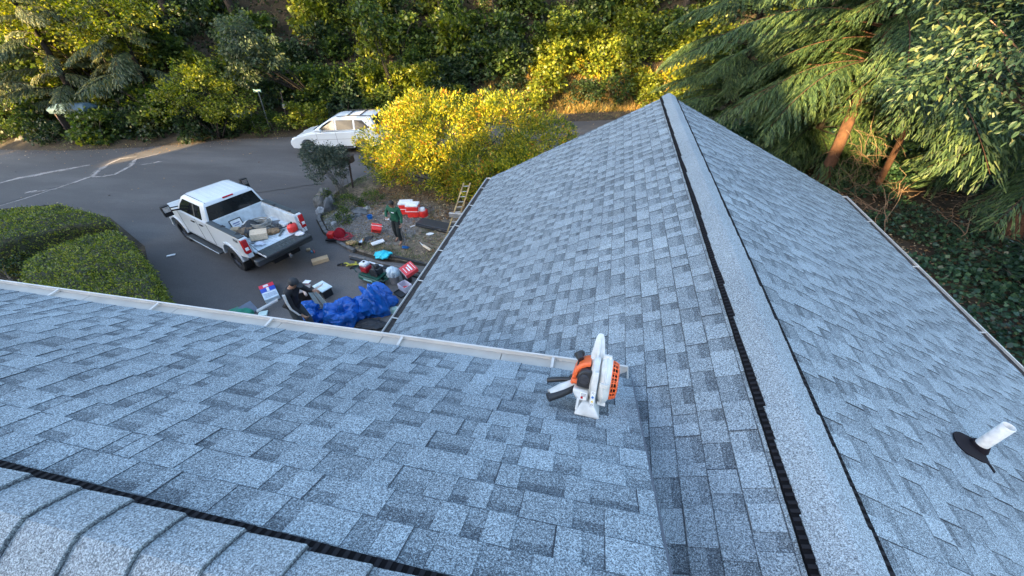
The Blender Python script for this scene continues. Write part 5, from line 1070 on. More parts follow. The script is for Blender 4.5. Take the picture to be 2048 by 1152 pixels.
# ================================================================ people
def skin_obj(name, J, E, m, parent, sub=2, root=None):
    """J {joint:(pos,radius)}; E edges. One continuous skinned surface."""
    names = list(J); me = bpy.data.meshes.new(name); me.from_pydata([J[n][0] for n in names], [(names.index(a), names.index(b)) for a, b in E], [])
    o = bpy.data.objects.new(name, me); COL.objects.link(o)
    o.modifiers.new('skin', 'SKIN').use_smooth_shade = True
    bm = bmesh.new(); bm.from_mesh(me); sk = bm.verts.layers.skin.verify(); bm.verts.ensure_lookup_table()
    for i, n in enumerate(names):
        r = J[n][1]; bm.verts[i][sk].radius = (r, r) if not hasattr(r, '__len__') else r; bm.verts[i][sk].use_root = (n == (root or names[0]))
    bm.to_mesh(me); bm.free()
    s = o.modifiers.new('sub', 'SUBSURF'); s.levels = sub; s.render_levels = sub
    ev = o.evaluated_get(bpy.context.evaluated_depsgraph_get()); m2 = bpy.data.meshes.new_from_object(ev); bpy.data.objects.remove(o)
    m2.materials.clear(); m2.materials.append(m); m2.polygons.foreach_set('material_index', [0] * len(m2.polygons)); m2.polygons.foreach_set('use_smooth', [True] * len(m2.polygons))
    o = bpy.data.objects.new(name, m2); COL.objects.link(o); o.parent = parent; return o
def v3(*a): return np.array(a, float)
M_SKIN = mat('skin', (0.36, 0.20, 0.13), .55, var=.08)
M_HAIR = mat('hair_black', (0.012, 0.010, 0.009), .6, var=.3, scale=30)
def hand(J, E, w, d, palm_n, tag_, grip=.6):
    """palm and five curled fingers from the wrist w towards d; palm_n is the way the palm faces"""
    d = unit(np.array(d, float)); n = unit(np.array(palm_n, float) - d * (np.array(palm_n) @ d)); s = np.cross(d, n)
    J[tag_ + 'p'] = (tuple(w + d * .045), (.036, .018)); E.append((tag_ + 'w', tag_ + 'p'))
    J[tag_ + 'k'] = (tuple(w + d * .085), (.038, .015)); E.append((tag_ + 'p', tag_ + 'k'))
    for i, (o, L) in enumerate(((-.030, .070), (-.010, .080), (.010, .075), (.029, .060))):
        b = w + d * .088 + s * o; a1 = grip * .9; a2 = grip * 2.0; prev = tag_ + 'k'
        for k, (ang, f, r) in enumerate(((0.1, .15, .009), (a1, .40, .0085), (a2, .33, .0078), (a2 * 1.35, .25, .0065))):
            b = b + (d * math.cos(ang) + n * math.sin(ang)) * L * f; nm = f'{tag_}f{i}{k}'; J[nm] = (tuple(b), r); E.append((prev, nm)); prev = nm
    b = w + d * .03 - s * .028; prev = tag_ + 'p'
    for k, (f, r) in enumerate(((.02, .011), (.03, .010), (.025, .008))):
        b = b + (d * .6 - s * (.75 - .5 * k) + n * (.3 + .35 * k)) * f; nm = f'{tag_}t{k}'; J[nm] = (tuple(b), r); E.append((prev, nm)); prev = nm
def person(label, loc, rz, P, shirt, trousers, shoe, hat=None, hem=.02):
    """P: joint positions; local +y is where the person faces"""
    t = thing('person', label, 'person', loc, rz); J = {}; E = []
    g = {k: np.array(v, float) for k, v in P.items()}
    hd = unit(g['head'] - g['neck']); fc = unit(np.array(P.get('face', (0, 1, 0)), float)); fc = unit(fc - hd * (fc @ hd) * .6)
    J['pelvis'] = (P['pelvis'], (.13, .095)); J['waist'] = (tuple(g['pelvis'] * .55 + g['chest'] * .45), (.115, .085)); J['chest'] = (P['chest'], (.14, .10)); J['up'] = (tuple(g['chest'] * .35 + g['neck'] * .65), (.10, .075))
    J['neck'] = (P['neck'], .052); J['jaw'] = (tuple(g['neck'] + hd * .07 + fc * .02), .062); J['head'] = (P['head'], (.078, .09)); J['crown'] = (tuple(g['head'] + hd * .07), (.062, .072)); J['nose'] = (tuple(g['head'] + fc * .092 - hd * .012), .012); J['chin'] = (tuple(g['neck'] + hd * .065 + fc * .075), .025)
    E += [('pelvis', 'waist'), ('waist', 'chest'), ('chest', 'up'), ('up', 'neck'), ('neck', 'jaw'), ('jaw', 'head'), ('head', 'crown'), ('head', 'nose'), ('jaw', 'chin')]
    for s in 'LR':
        J['s' + s] = (P['s' + s], .052); J['e' + s] = (P['e' + s], .038); J[s + 'w'] = (P['w' + s], .024); fm = g['e' + s] * .6 + g['w' + s] * .4; J['m' + s] = (tuple(fm), .036)
        J['h' + s] = (P['h' + s], .078); J['k' + s] = (P['k' + s], .052); cf = g['k' + s] * .65 + g['a' + s] * .35; J['c' + s] = (tuple(cf), .050); J['a' + s] = (P['a' + s], .034); J['t' + s] = (P['t' + s], (.036, .022))
        E += [('up', 's' + s), ('s' + s, 'e' + s), ('e' + s, 'm' + s), ('m' + s, s + 'w'), ('pelvis', 'h' + s), ('h' + s, 'k' + s), ('k' + s, 'c' + s), ('c' + s, 'a' + s), ('a' + s, 't' + s)]
        d = g['w' + s] - g['e' + s]; hand(J, E, g['w' + s], P.get('hd' + s, d), P.get('pn' + s, (0, 0, -1)), s, P.get('grip', .7))
    skin_obj('body', J, E, M_SKIN, t, 2, 'pelvis')
    # shirt or jacket: torso and sleeves
    S = {'a': (tuple(g['pelvis'] + [0, 0, -.02 - hem]), (.165, .135)), 'a2': (tuple(g['pelvis'] + [0, 0, .06]), (.162, .13)), 'b': (J['waist'][0], (.155, .12)), 'c': (P['chest'], (.175, .13)), 'd': (J['up'][0], (.125, .10)), 'n': (tuple(g['neck'] + [0, 0, -.015]), .068)}
    F = [('a', 'a2'), ('a2', 'b'), ('b', 'c'), ('c', 'd'), ('d', 'n')]
    for s in 'LR':
        S['s' + s] = (P['s' + s], .076); S['e' + s] = (P['e' + s], .056); S['w' + s] = (tuple(g['w' + s] * .93 + g['e' + s] * .07), .042); F += [('d', 's' + s), ('s' + s, 'e' + s), ('e' + s, 'w' + s)]
    sh = skin_obj('shirt', S, F, shirt, t, 2, 'b')
    T_ = {'w': (tuple(g['pelvis'] + [0, 0, .13]), (.10, .08)), 'v': (tuple(g['pelvis'] + [0, 0, .06]), (.128, .098)), 'p': (P['pelvis'], (.14, .108))}; F = [('w', 'v'), ('v', 'p')]
    for s in 'LR':
        T_['h' + s] = (P['h' + s], .10); T_['k' + s] = (P['k' + s], .078); T_['a' + s] = (tuple(g['a' + s] + [0, 0, .03]), .066); F += [('p', 'h' + s), ('h' + s, 'k' + s), ('k' + s, 'a' + s)]
    skin_obj('trousers', T_, F, trousers, t, 2, 'p')
    for s in 'LR':
        a, b = g['a' + s], g['t' + s]; skin_obj('shoe', {'h': (tuple(a + [0, 0, -.03] - (b - a) * .25), (.045, .04)), 'm': (tuple(a * .45 + b * .55 + [0, 0, -.02]), (.050, .036)), 't': (tuple(b * 1.0 + (b - a) * .1), (.042, .028))}, [('h', 'm'), ('m', 't')], shoe, t, 2)
    # hair, eyes
    up = hd; rt = np.cross(fc, up)
    b = MB(); V = []; Fq = []; nu, nv = 20, 10
    for j in range(nv + 1):
        for i in range(nu):
            a = 2 * math.pi * i / nu; e = R(90) * j / nv; lim = -.25 if hat is None else .05
            z = math.sin(R(-20) + e * 1.22); rr = math.cos(R(-20) + e * 1.22); w = 1 + .05 * mn.noise(Vector((math.cos(a) * 4, math.sin(a) * 4, e * 4)))
            fz = z if math.sin(a) < .35 else max(z, .25)
            V.append(g['head'] + hd * .025 - fc * .008 + (rt * math.cos(a) * .092 * rr + fc * math.sin(a) * .104 * rr + up * fz * .105) * w)
    for j in range(nv):
        for i in range(nu): Fq.append((j * nu + i, j * nu + (i + 1) % nu, (j + 1) * nu + (i + 1) % nu, (j + 1) * nu + i))
    npmesh('cap' if hat else 'hair', np.array(V), Fq, hat or M_HAIR, t, smooth=True)
    if hat:
        b = MB(); c = g['head'] + hd * .035
        b.loft([[c + fc * (.085 + q * .10 * math.sin(R(a))) + rt * .078 * math.cos(R(a)) * 1.0 + up * (z - .02 * q * math.sin(R(a))) for a in range(0, 181, 20) for q in (1,)] for z in (0, .008)]); b.build('cap_brim', hat, t)
    for sg in (-1, 1): b = MB(); c = g['head'] + fc * .083 + rt * .032 * sg + hd * .012; b.tube([c, c + fc * .004], .009, 8); b.build('eye', M_BLK, t)
    return t, g
M_GRN = mat('shirt_green', (0.008, 0.085, 0.048), .8, var=.25, scale=7)
M_DKT = mat('trousers_dark', (0.012, 0.018, 0.020), .8, var=.3, scale=7)
M_SHOE = mat('shoe_brown', (0.16, 0.09, 0.07), .7, var=.4, scale=25)
p = PZ(798, 484, .12)
# local frame: turned so +y faces the camera side; image right is local -x
PG = dict(pelvis=(0, 0, .90), chest=(.0, .02, 1.20), neck=(0, .05, 1.40), head=(0, .10, 1.52), face=(.05, 1, -.45),
          sL=(-.185, .03, 1.34), eL=(-.29, .04, 1.08), wL=(-.33, .16, .87), sR=(.185, .03, 1.34), eR=(.32, .02, 1.10), wR=(.20, .22, 1.02), hdL=(-.1, .45, -.55), pnL=(.8, .3, -.1), hdR=(-.7, .5, .1), pnR=(0, -.3, -1),
          hL=(-.09, 0, .84), kL=(-.12, .10, .47), aL=(-.15, .06, .08), tL=(-.17, .22, .04), hR=(.09, 0, .84), kR=(.10, .0, .47), aR=(.10, -.10, .09), tR=(.09, .05, .04))
gman, gg = person('man in a dark green shirt walking on the bed, looking down', (p[0], p[1], .13), R(172), PG, M_GRN, M_DKT, M_SHOE); gman.rotation_euler = (0, R(-5), R(172))
b = MB(); b.box((-.05, .165, 1.245), (.10, .012, .028)); b.build('chest_logo', M_WHITE, gman)
def on_local(root, q): return root.matrix_world @ Vector(q)
bpy.context.view_layer.update()
q0 = on_local(gman, (-.345, .215, .815)); q1 = on_local(gman, (-.46, .30, .02)); q2 = on_local(gman, (-.32, .20, .98))
t = thing('shovel', 'long handled tool with blue head held down by the man in green', 'tool', (q1[0], q1[1], .12)); o_ = np.array((q1[0], q1[1], .12))
b = MB(); b.tube([np.array(q2) - o_, np.array(q0) - o_, (0, 0, .10)], .013, 8); b.build('handle', mat('tool_handle', (.05, .05, .06), .5), t)
b = MB(); b.loft([[(-.10, -.05, .02), (.10, -.05, .02), (.12, .09, .0), (-.12, .09, .0)], [(-.08, -.05, .13), (.08, -.05, .13), (.10, .0, .10), (-.10, .0, .10)]]); b.build('head', mat('blue_plastic', (.01, .13, .42), .4), t, bevel=.012)
q = on_local(gman, (.11, .27, 1.02)); b = MB(); b.box((0, 0, 0), (.13, .06, .02)); o = b.build('phone', M_WHITE, None, bevel=.006); tag(o, 'small white object in the right hand of the man in green', 'phone', loc=q, rz=.2)

p = PZ(581, 566, 1.80); M_JKT = mat('jacket_black', (0.012, 0.012, 0.015), .75, var=.3, scale=7)
# this man faces image right
PB = dict(pelvis=(0, -.06, .92), chest=(0, .02, 1.22), neck=(0, .10, 1.40), head=(0, .17, 1.50), face=(0, 1, -.8),
          sR=(-.19, .05, 1.34), eR=(-.23, .24, 1.14), wR=(-.10, .46, 1.24), sL=(.19, .05, 1.34), eL=(.24, .10, 1.06), wL=(.22, .22, .84), hdR=(.2, .9, .2), pnR=(.5, 0, -.8), hdL=(-.1, .4, -.5), pnL=(-.9, 0, -.2),
          hL=(.09, -.06, .86), kL=(.11, .02, .48), aL=(.11, -.02, .08), tL=(.12, .14, .04), hR=(-.09, -.06, .86), kR=(-.11, .04, .48), aR=(-.12, .05, .08), tR=(-.13, .21, .04))
bman, bg_ = person('man in a black jacket and cap bending over the blue tarps', (p[0] - .15, p[1], .01), R(-82), PB, M_JKT, mat('trousers_grey', (.05, .06, .065), .8), M_BLK, hat=mat('cap_grey', (.035, .038, .042), .8), hem=.13); bman.scale = (1.18, 1.18, 1.18)
b = MB()
for k in range(3):
    o_ = (k - 1) * .019
    P = [np.array((.262, .05 + o_, 1.385)), np.array((.288, .07 + o_, 1.22)), np.array((.300, .10 + o_, 1.06)), np.array((.282, .16 + o_, .95)), np.array((.264, .20 + o_, .87))]
    for i in range(len(P) - 1):
        b.add([P[i] + [0, -.0055, 0], P[i] + [0, .0055, 0], P[i + 1] + [0, .0055, 0], P[i + 1] + [0, -.0055, 0], P[i] + [-.03, -.0055, 0], P[i] + [-.03, .0055, 0], P[i + 1] + [-.03, .0055, 0], P[i + 1] + [-.03, -.0055, 0]], [(0, 1, 2, 3), (0, 4, 5, 1), (1, 5, 6, 2), (2, 6, 7, 3), (3, 7, 4, 0)])
b.build('sleeve_stripe', M_WHITE, bman)
bpy.context.view_layer.update()
a = np.array(on_local(bman, (-.16, .46, 1.22))); c = np.array(on_local(bman, (-.10, .66, 1.36)))
b = MB(); d = unit(c - a); b.loft([[q + np.array([0, u, w]) for u, w in ((-.03, 0), (.03, 0), (.035, .05), (.028, .05), (.024, .006), (-.024, .006), (-.028, .05), (-.035, .05))] for q in (-d * .2, d * .22)])
o = b.build('gutter_offcut', M_WHITE, None); tag(o, 'short white gutter offcut held up by the man in the black jacket', 'gutter piece', loc=(a + c) / 2)
# ================================================================ the blower standing on the upper roof
def roofM(x, y): return MZ - SL * (y - MY) + .010
M_BW = mat('blower_white', (0.50, 0.50, 0.47), .42, var=.2, scale=9, col2=(.66, .67, .65), bump=.1)
M_BO = mat('blower_orange', (0.72, 0.13, 0.035), .4, var=.08)
M_BK = mat('blower_black', (0.018, 0.018, 0.02), .45, var=.2)
bx, by = .080, 1.475
bl = thing('leaf_blower', 'white and orange petrol leaf blower standing on the shingles near the gutter end', 'leaf blower', (bx, by, roofM(bx, by) + .034), R(-4)); bl.rotation_euler = (R(-24), 0, R(-4)); bl.scale = (.92, .93, .93)
Y0 = .02; Z0 = .155
b = MB(); b.lathe([(.02, .024), (.10, .024), (.128, .030), (.144, .044), (.148, .060), (.144, .076), (.130, .088), (.124, .094), (.05, .094), (.02, .094)], 48, (0, Y0, Z0), 'x')
b.lathe([(.149, .055), (.153, .058), (.153, .062), (.149, .065)], 48, (0, Y0, Z0), 'x')
for a in (20, 95, 170, 245, 310): b.box((.059, Y0 + .150 * math.cos(R(a)), Z0 + .150 * math.sin(R(a))), (.05, .022, .022))
vo = b.build('fan_housing', M_BW, bl, smooth=True)
# inner half of the housing and its rib on the viewer's side
b = MB(); b.lathe([(.02, -.028), (.115, -.028), (.136, -.016), (.140, .004), (.136, .020), (.02, .022)], 40, (0, Y0, Z0), 'x'); b.build('volute', M_BW, bl, smooth=True)
# outlet: tapering duct rising beyond the housing
sec = []
for t, y, z, w, h in ((0, .02, .25, .044, .052), (.3, .045, .295, .042, .045), (.6, .075, .345, .034, .036), (.85, .098, .385, .026, .029), (1, .108, .402, .018, .020)):
    sec.append([(-.002 + w * math.cos(R(a)), y + h * .62 * math.sin(R(a)), z + h * .5 * math.sin(R(a)) * .6) for a in range(0, 360, 24)])
b = MB(); b.loft(sec); b.tube([(-.002, -.012, .262), (-.002, .045, .345), (-.002, .075, .392)], [.010, .008, .005], 8); b.build('outlet_duct', M_BW, bl, smooth=True)
# orange intake guard on the right with ribs
b = MB()
for r0_, r1_, x0_, x1_ in ((.120, .108, .094, .100), (.117, .100, .110, .114), (.108, .092, .128, .134)): b.lathe([(r1_, x0_), (r0_, x0_), (r0_, x1_), (r1_, x1_), (r1_, x0_)], 40, (0, Y0, Z0), 'x')
for k in range(22):
    a = 2 * math.pi * k / 22; b.tube([(.096, Y0 + .115 * math.cos(a), Z0 + .115 * math.sin(a)), (.114, Y0 + .112 * math.cos(a), Z0 + .112 * math.sin(a)), (.131, Y0 + .100 * math.cos(a), Z0 + .100 * math.sin(a))], .0045, 5)
for k in range(16):
    a = 2 * math.pi * k / 16; ring = [(.100, Y0 + .108 * math.cos(a), Z0 + .108 * math.sin(a)), (.132, Y0 + .100 * math.cos(a), Z0 + .100 * math.sin(a)), (.136, Y0 + .06 * math.cos(a), Z0 + .06 * math.sin(a)), (.136, Y0 + .022 * math.cos(a), Z0 + .022 * math.sin(a))]
    b.tube(ring, .0045, 5)
b.lathe([(.02, .13), (.03, .132), (.03, .140), (.001, .142)], 20, (0, Y0, Z0), 'x'); b.lathe([(.066, .132), (.072, .132), (.072, .140), (.066, .140)], 32, (0, Y0, Z0), 'x')
b.build('intake_guard', M_BO, bl, smooth=True)
b = MB(); b.lathe([(.001, .096), (.104, .096), (.100, .112), (.088, .124), (.001, .124)], 32, (0, Y0, Z0), 'x'); b.build('intake_shadow', M_BK, bl)
# engine: orange cowl, black filter cover with round knob, white tank
b = MB()
for y0, y1 in ((-.055, .075),):
    arc = [(-.030 - .108 * math.cos(R(a)) * 1.0, .165 + .108 * math.sin(R(a))) for a in range(0, 95, 8)]; inn = [(-.030 - .078 * math.cos(R(a)), .165 + .078 * math.sin(R(a))) for a in range(88, -5, -8)]
    b.prism(arc + inn, y0, y1)
b.box((-.124, .02, .13), (.03, .11, .10)); b.box((-.105, -.045, .135), (.075, .035, .030)); b.box((-.135, -.02, .085), (.020, .06, .09))
b.build('engine_cowl', M_BO, bl, bevel=.008)
b = MB(); b.box((-.070, .02, .165), (.10, .11, .15)); b.build('engine_block', M_BK, bl, bevel=.01)
b = MB(); b.prism([(-.104, .125), (-.018, .118), (-.018, .236), (-.060, .240), (-.086, .225), (-.102, .195)], -.098, -.02); fcov = b.build('filter_cover', M_BK, bl, bevel=.010)
b = MB(); b.lathe([(.001, -.112), (.028, -.112), (.031, -.106), (.031, -.096), (.001, -.096)], 28, (-.060, 0, .182), 'y'); b.box((-.060, -.113, .182), (.030, .006, .010)); b.build('cover_knob', mat('knob_black', (.035, .035, .04), .35), fcov, smooth=True)
b = MB(); b.prism([(-.122, .108), (-.022, .112), (-.022, .040), (-.062, .034), (-.100, .052), (-.118, .082)], -.105, .03); b.build('fuel_tank', M_BW, bl, bevel=.014)
b = MB(); b.tube([(-.10, .0, .26), (-.12, .03, .275), (-.10, .06, .28)], [.02, .028, .02], 10); b.build('muffler', M_BK, bl)
# hazard decals
dc = MB(); dc.box((-.052, -.1065, .075), (.040, .002, .050)); dc.build('decal', M_WHITE, bl)
b = MB(); b.box((-.060, -.1082, .064), (.014, .0014, .014)); b.build('decal_mark', M_REDL, bl)
b = MB()
for z in (.074, .082, .090): b.box((-.052, -.1082, z), (.030, .0014, .0025))
b.build('decal_mark', M_BK, bl)
# vertical flange strip with warning pictograms on the near rim
fz = MB(); fz.prism([(-.012, .010), (.020, .008), (.022, .25), (-.010, .25)], -.128, -.100); fz.build('flange', M_BW, bl, bevel=.006)
for z, m_, w in ((.118, M_BK, .014), (.092, mat('decal_blue', (.03, .14, .4), .5), .016), (.066, mat('decal_yellow', (.75, .5, .04), .5), .016), (.042, M_BK, .015)):
    q = MB(); q.box((.004, -.1285, z), (.022, .0016, .021)); q.build('decal', M_WHITE, bl)
    q = MB()
    if m_ is MATS['decal_yellow']: q.prism([(.004 - w * .5, z - w * .45), (.004 + w * .5, z - w * .45), (.004, z + w * .5)], -.1312, -.1296)
    elif m_ is MATS['decal_blue']: q.lathe([(.001, -.1312), (w * .5, -.1312), (w * .5, -.1296), (.001, -.1296)], 16, (.004, 0, z), 'y')
    else: q.tube([(.004 - w * .4, -.1305, z - .005), (.004 - w * .3, -.1305, z + .005), (.004 + w * .2, -.1305, z + .006), (.004 + w * .4, -.1305, z - .002), (.004 + .002, -.1305, z - .006)], .0014, 4)
    q.build('decal_mark', m_, bl)
# foot
b = MB(); b.loft([[(-.090, -.155, -.030), (.058, -.155, -.030), (.050, .05, -.034), (-.080, .05, -.034)], [(-.090, -.155, -.018), (.058, -.155, -.018), (.050, .05, -.020), (-.080, .05, -.020)], [(-.062, -.125, .030), (.022, -.125, .030), (.020, .03, .030), (-.060, .03, .030)], [(-.050, -.11, .044), (.018, -.11, .044), (.016, .02, .044), (-.048, .02, .044)]]); b.build('foot', M_BW, bl, bevel=.006)
b = MB(); b.tube([(-.082, -.13, -.01), (-.080, -.10, .05), (-.070, -.06, .075)], .009, 8); b.build('foot_strut', M_BW, bl)
# grip lying to the left: white upper, black lower shell
G0 = np.array([-.128, -.02, .098]); G1 = np.array([-.255, -.115, .048])
b = MB(); b.tube([G0, G0 * .5 + G1 * .5 + [0, 0, .004], G1], [.028, .030, .026], 14); b.build('grip', M_BW, bl, smooth=True)
b = MB(); o_ = np.array([0.006, -.012, -.016]); b.tube([G0 + o_, (G0 + G1) / 2 + o_, G1 + o_ + [-.012, -.008, 0]], [.027, .030, .028], 14); b.build('grip_shell', M_BK, bl, smooth=True)
b = MB(); b.tube([(-.10, .0, .12), (-.20, .035, .085), (-.30, .04, .055)], [.012, .014, .016], 10); b.build('control_lever', M_BK, bl, smooth=True)
b = MB(); b.tube([(-.10, .03, .11), (-.19, .07, .075), (-.28, .085, .045)], [.012, .013, .014], 10); b.tube([(-.12, .02, .15), (-.15, .03, .11), (-.13, .05, .08)], .016, 8); b.build('control_lever', M_BK, bl, smooth=True)

# ================================================================ things on the driveway and the bed
M_TARP = mat('tarp_blue', (0.008, 0.105, 0.43), .25, var=.3, scale=5)
M_GRY = mat('bucket_grey', (.22, .22, .22), .5)
def G(px, py, z=0.0):
    p = PZ(px, py, z); return (p[0], p[1], z if z else .012)
def tarp(label, px, py, d, seed, rz, tie, folds): 
    p = PZ(px, py, d[2] * .5); return crumple('tarp_bundle', label, 'tarp', (p[0], p[1], .01), d, M_TARP, seed, rz, folds, .9, tie, (150, 90))
tarp('largest blue tarp bundle, tied at one end, nearest the compressor', 750, 600, (.56, .48, .56), 3, -.15, (-.75, .1, .65), 7)
tarp('crumpled blue tarp bundle in the middle of the three', 684, 629, (.52, .44, .48), 11, .2, (.2, -.2, .9), 5)
tarp('blue tarp bundle nearest the man in the black jacket', 617, 630, (.40, .38, .38), 17, .5, (-.6, -.3, .7), 4)
# compressor
p = G(752, 562); cp = thing('air_compressor', 'green twin tank air compressor with a red and white engine', 'compressor', p, R(-14))
M_CG = mat('compressor_green', (.012, .075, .055), .35, var=.15)
for y in (-.17, .10): b = MB(); b.lathe([(.001, -.46), (.06, -.45), (.095, -.40), (.10, -.3), (.10, .3), (.095, .40), (.06, .45), (.001, .46)], 20, (0, y, .17), 'x'); b.build('tank', M_CG, cp, smooth=True)
b = MB(); b.box((0, -.03, .30), (.78, .42, .03)); b.tube([(-.5, -.2, .30), (-.56, -.2, .42), (-.56, .16, .42), (-.5, .16, .30)], .014, 8); b.tube([(.46, -.2, .27), (.6, -.2, .3), (.6, .16, .3), (.46, .16, .27)], .014, 8); b.build('frame', M_CG, cp, bevel=.005)
b = MB(); b.box((-.24, -.02, .42), (.26, .26, .20)); b.build('engine', mat('engine_red', (.35, .012, .02), .35), cp, bevel=.03)
b = MB(); b.box((-.26, -.02, .58), (.26, .24, .13)); en = b.build('engine_tank', M_WHITE, cp, bevel=.045); b = MB(); b.tube([(-.26, -.02, .64), (-.26, -.02, .67)], .035, 12); b.build('cap', M_BLK, en)
b = MB(); b.box((.17, .03, .43), (.26, .22, .20)); b.lathe([(.15, -.17), (.16, -.15), (.15, -.13)], 20, (.17, 0, .42), 'y'); b.box((.17, .03, .58), (.12, .14, .10)); b.tube([(-.08, .0, .36), (.02, -.06, .42), (.10, -.1, .38)], .03, 8); b.build('pump', M_TRIM, cp, bevel=.01)
b = MB(); b.lathe([(.001, 0), (.12, 0), (.13, .03), (.13, .06), (.001, .06)], 20, (.42, -.20, .16), 'x'); b.build('wheel', M_TYRE, cp, smooth=True)
b = MB(); b.box((.0, .18, .52), (.56, .05, .035)); b.build('handle', M_WHITE, cp, bevel=.01)
b = MB(); b.box((-.02, -.272, .19), (.34, .006, .05)); b.build('tank_label', mat('label_teal', (.35, .62, .62), .5), cp)
# bucket with a clear bag over it
p = G(791, 566); t = thing('bucket', 'grey bucket with a pale plastic sheet bulging from it', 'bucket', p)
b = MB(); b.lathe([(.001, 0), (.13, 0), (.155, .36), (.165, .37), (.155, .38), (.145, .36), (.12, .02), (.001, .02)], 24); b.build('pail', M_GRY, t, smooth=True)
crumple('plastic_bag', 'pale blue plastic sheet heaped on top of the grey bucket', 'bag', (p[0], p[1], p[2] + .30), (.20, .18, .22), mat('bag_blue', (.46, .58, .64), .3), 21, .4, 9, .5)
# boxes near the wing gutter
p = G(812, 572); t = thing('bucket', 'black bucket under the red and white carton', 'bucket', (p[0] - .03, p[1] + .22, .012)); b = MB(); b.lathe([(.001, 0), (.13, 0), (.15, .34), (.14, .34), (.12, .02), (.001, .02)], 24); b.build('pail', M_TRIM, t, smooth=True)
t = thing('carton', 'red carton with white lettering tilted on the black bucket', 'box', (p[0] + .08, p[1] + .26, .40), R(-38)); t.rotation_euler = (R(14), R(6), R(-38))
b = MB(); b.box((0, 0, .05), (.46, .42, .12)); b.build('carton', mat('carton_red', (.62, .05, .06), .55), t, bevel=.006)
b = MB(); b.box((0, .06, .113), (.30, .05, .004)); b.box((.02, -.02, .113), (.22, .04, .004)); b.box((0, -.12, .113), (.26, .02, .004)); b.box((0, .16, .113), (.36, .012, .004)); b.build('lettering', M_WHITE, t)
b = MB(); b.box((0, -.215, .05), (.462, .006, .122)); b.build('side_print', M_WHITE, t)
b = MB(); 
for x in (-.12, 0, .12): b.box((x, -.220, .05), (.05, .004, .05))
b.build('side_mark', M_TRIM, t)
p = G(812, 580); t = thing('crate', 'white plastic basket holding a red item beside the gutter', 'basket', (p[0], p[1], .012), R(-30))
b = MB(); b.box((0, 0, .015), (.34, .26, .02)); 
for sx_, sy_, dx, dy in ((0, .13, .36, .015), (0, -.13, .36, .015), (.175, 0, .015, .26), (-.175, 0, .015, .26)): b.box((sx_, sy_, .12), (dx, dy, .20))
b.build('basket', mat('basket_white', (.62, .62, .72), .4), t, bevel=.008); b = MB(); b.box((.02, 0, .07), (.18, .10, .06)); o = b.build('red_item', M_RED, None, bevel=.01); tag(o, 'red item lying inside the white basket', 'box', loc=(p[0], p[1], .02), rz=.4)
p = G(803, 588); t = thing('tray', 'flat black tray on the driveway in front of the white basket', 'tray', (p[0], p[1], .012), R(-28)); b = MB(); b.box((0, 0, .012), (.36, .28, .02)); 
for sx_, sy_, dx, dy in ((0, .14, .37, .015), (0, -.14, .37, .015), (.185, 0, .015, .28), (-.185, 0, .015, .28)): b.box((sx_, sy_, .03), (dx, dy, .05))
b.build('tray', M_TRIM, t, bevel=.006)
p = G(786, 617, .1); crumple('plastic_bag', 'small white plastic bag with green print right of the large tarp', 'bag', (p[0], p[1], .01), (.16, .14, .10), mat('bag_print', (.62, .66, .62), .4, var=.1, col2=(.25, .5, .4), scale=7), 23, .2)
p = G(742, 650, .05); crumple('netting', 'black netting heap at the gutter below the tarps', 'netting', (p[0], p[1], .01), (.42, .20, .10), mat('bag_dark', (.02, .02, .022), .7), 25, .1, 9, .9)
# planks along the lawn edge
for i, (a, c, w, lab) in enumerate([((702, 518), (862, 562), .10, 'black wooden board nearest the compressor'), ((700, 513), (868, 553), .09, 'grey board between the two black boards'), ((772, 516), (880, 543), .08, 'short black board closest to the lawn')]):
    A, C = PZ(*a, .0), PZ(*c, .0); L = np.linalg.norm(C - A); t = thing('board', lab, 'board', ((A[0] + C[0]) / 2, (A[1] + C[1]) / 2 , .012 + (.12 if A[1] > 9.95 and i else 0)), math.atan2(C[1] - A[1], C[0] - A[0])); b = MB(); b.box((0, 0, .03), (L, w, .05)); b.build('plank', (M_TRIM, mat('board_grey', (.13, .12, .11), .8, var=.3), M_TRIM)[i], t, bevel=.004)
    b = MB(); b.box((L * .25, 0, .060), (.04, w * .8, .008)); b.box((-L * .3, 0, .060), (.04, w * .8, .008)); b.build('cleat', M_CHR, t)
# cardboard on the drive, litter
p = G(642, 524); carton('cardboard_box', 'long brown taped carton lying on the driveway behind the truck', p, .75, (.52, .24, .13))
p = G(618, 502); t = thing('litter', 'small heap of blue and red litter below the truck tailgate', 'litter', p, .5)
b = MB(); b.box((0, 0, .05), (.12, .10, .08)); b.build('carton', M_CARD, t, bevel=.01); b = MB(); b.tube([(.1, -.12, .03), (.14, -.22, .03)], .03, 10); b.build('can', mat('can_blue', (.05, .22, .36), .3), t); b = MB(); b.tube([(.17, -.05, .02), (.22, -.26, .02)], .012, 6); b.build('stick', M_RED, t)
p = G(343, 512); b = MB(); b.box((0, 0, .02), (.26, .09, .03)); o = b.build('offcut', M_WHITE, None, bevel=.008); tag(o, 'small white offcut alone on the driveway beside the near hedge', 'offcut', loc=p, rz=.7)
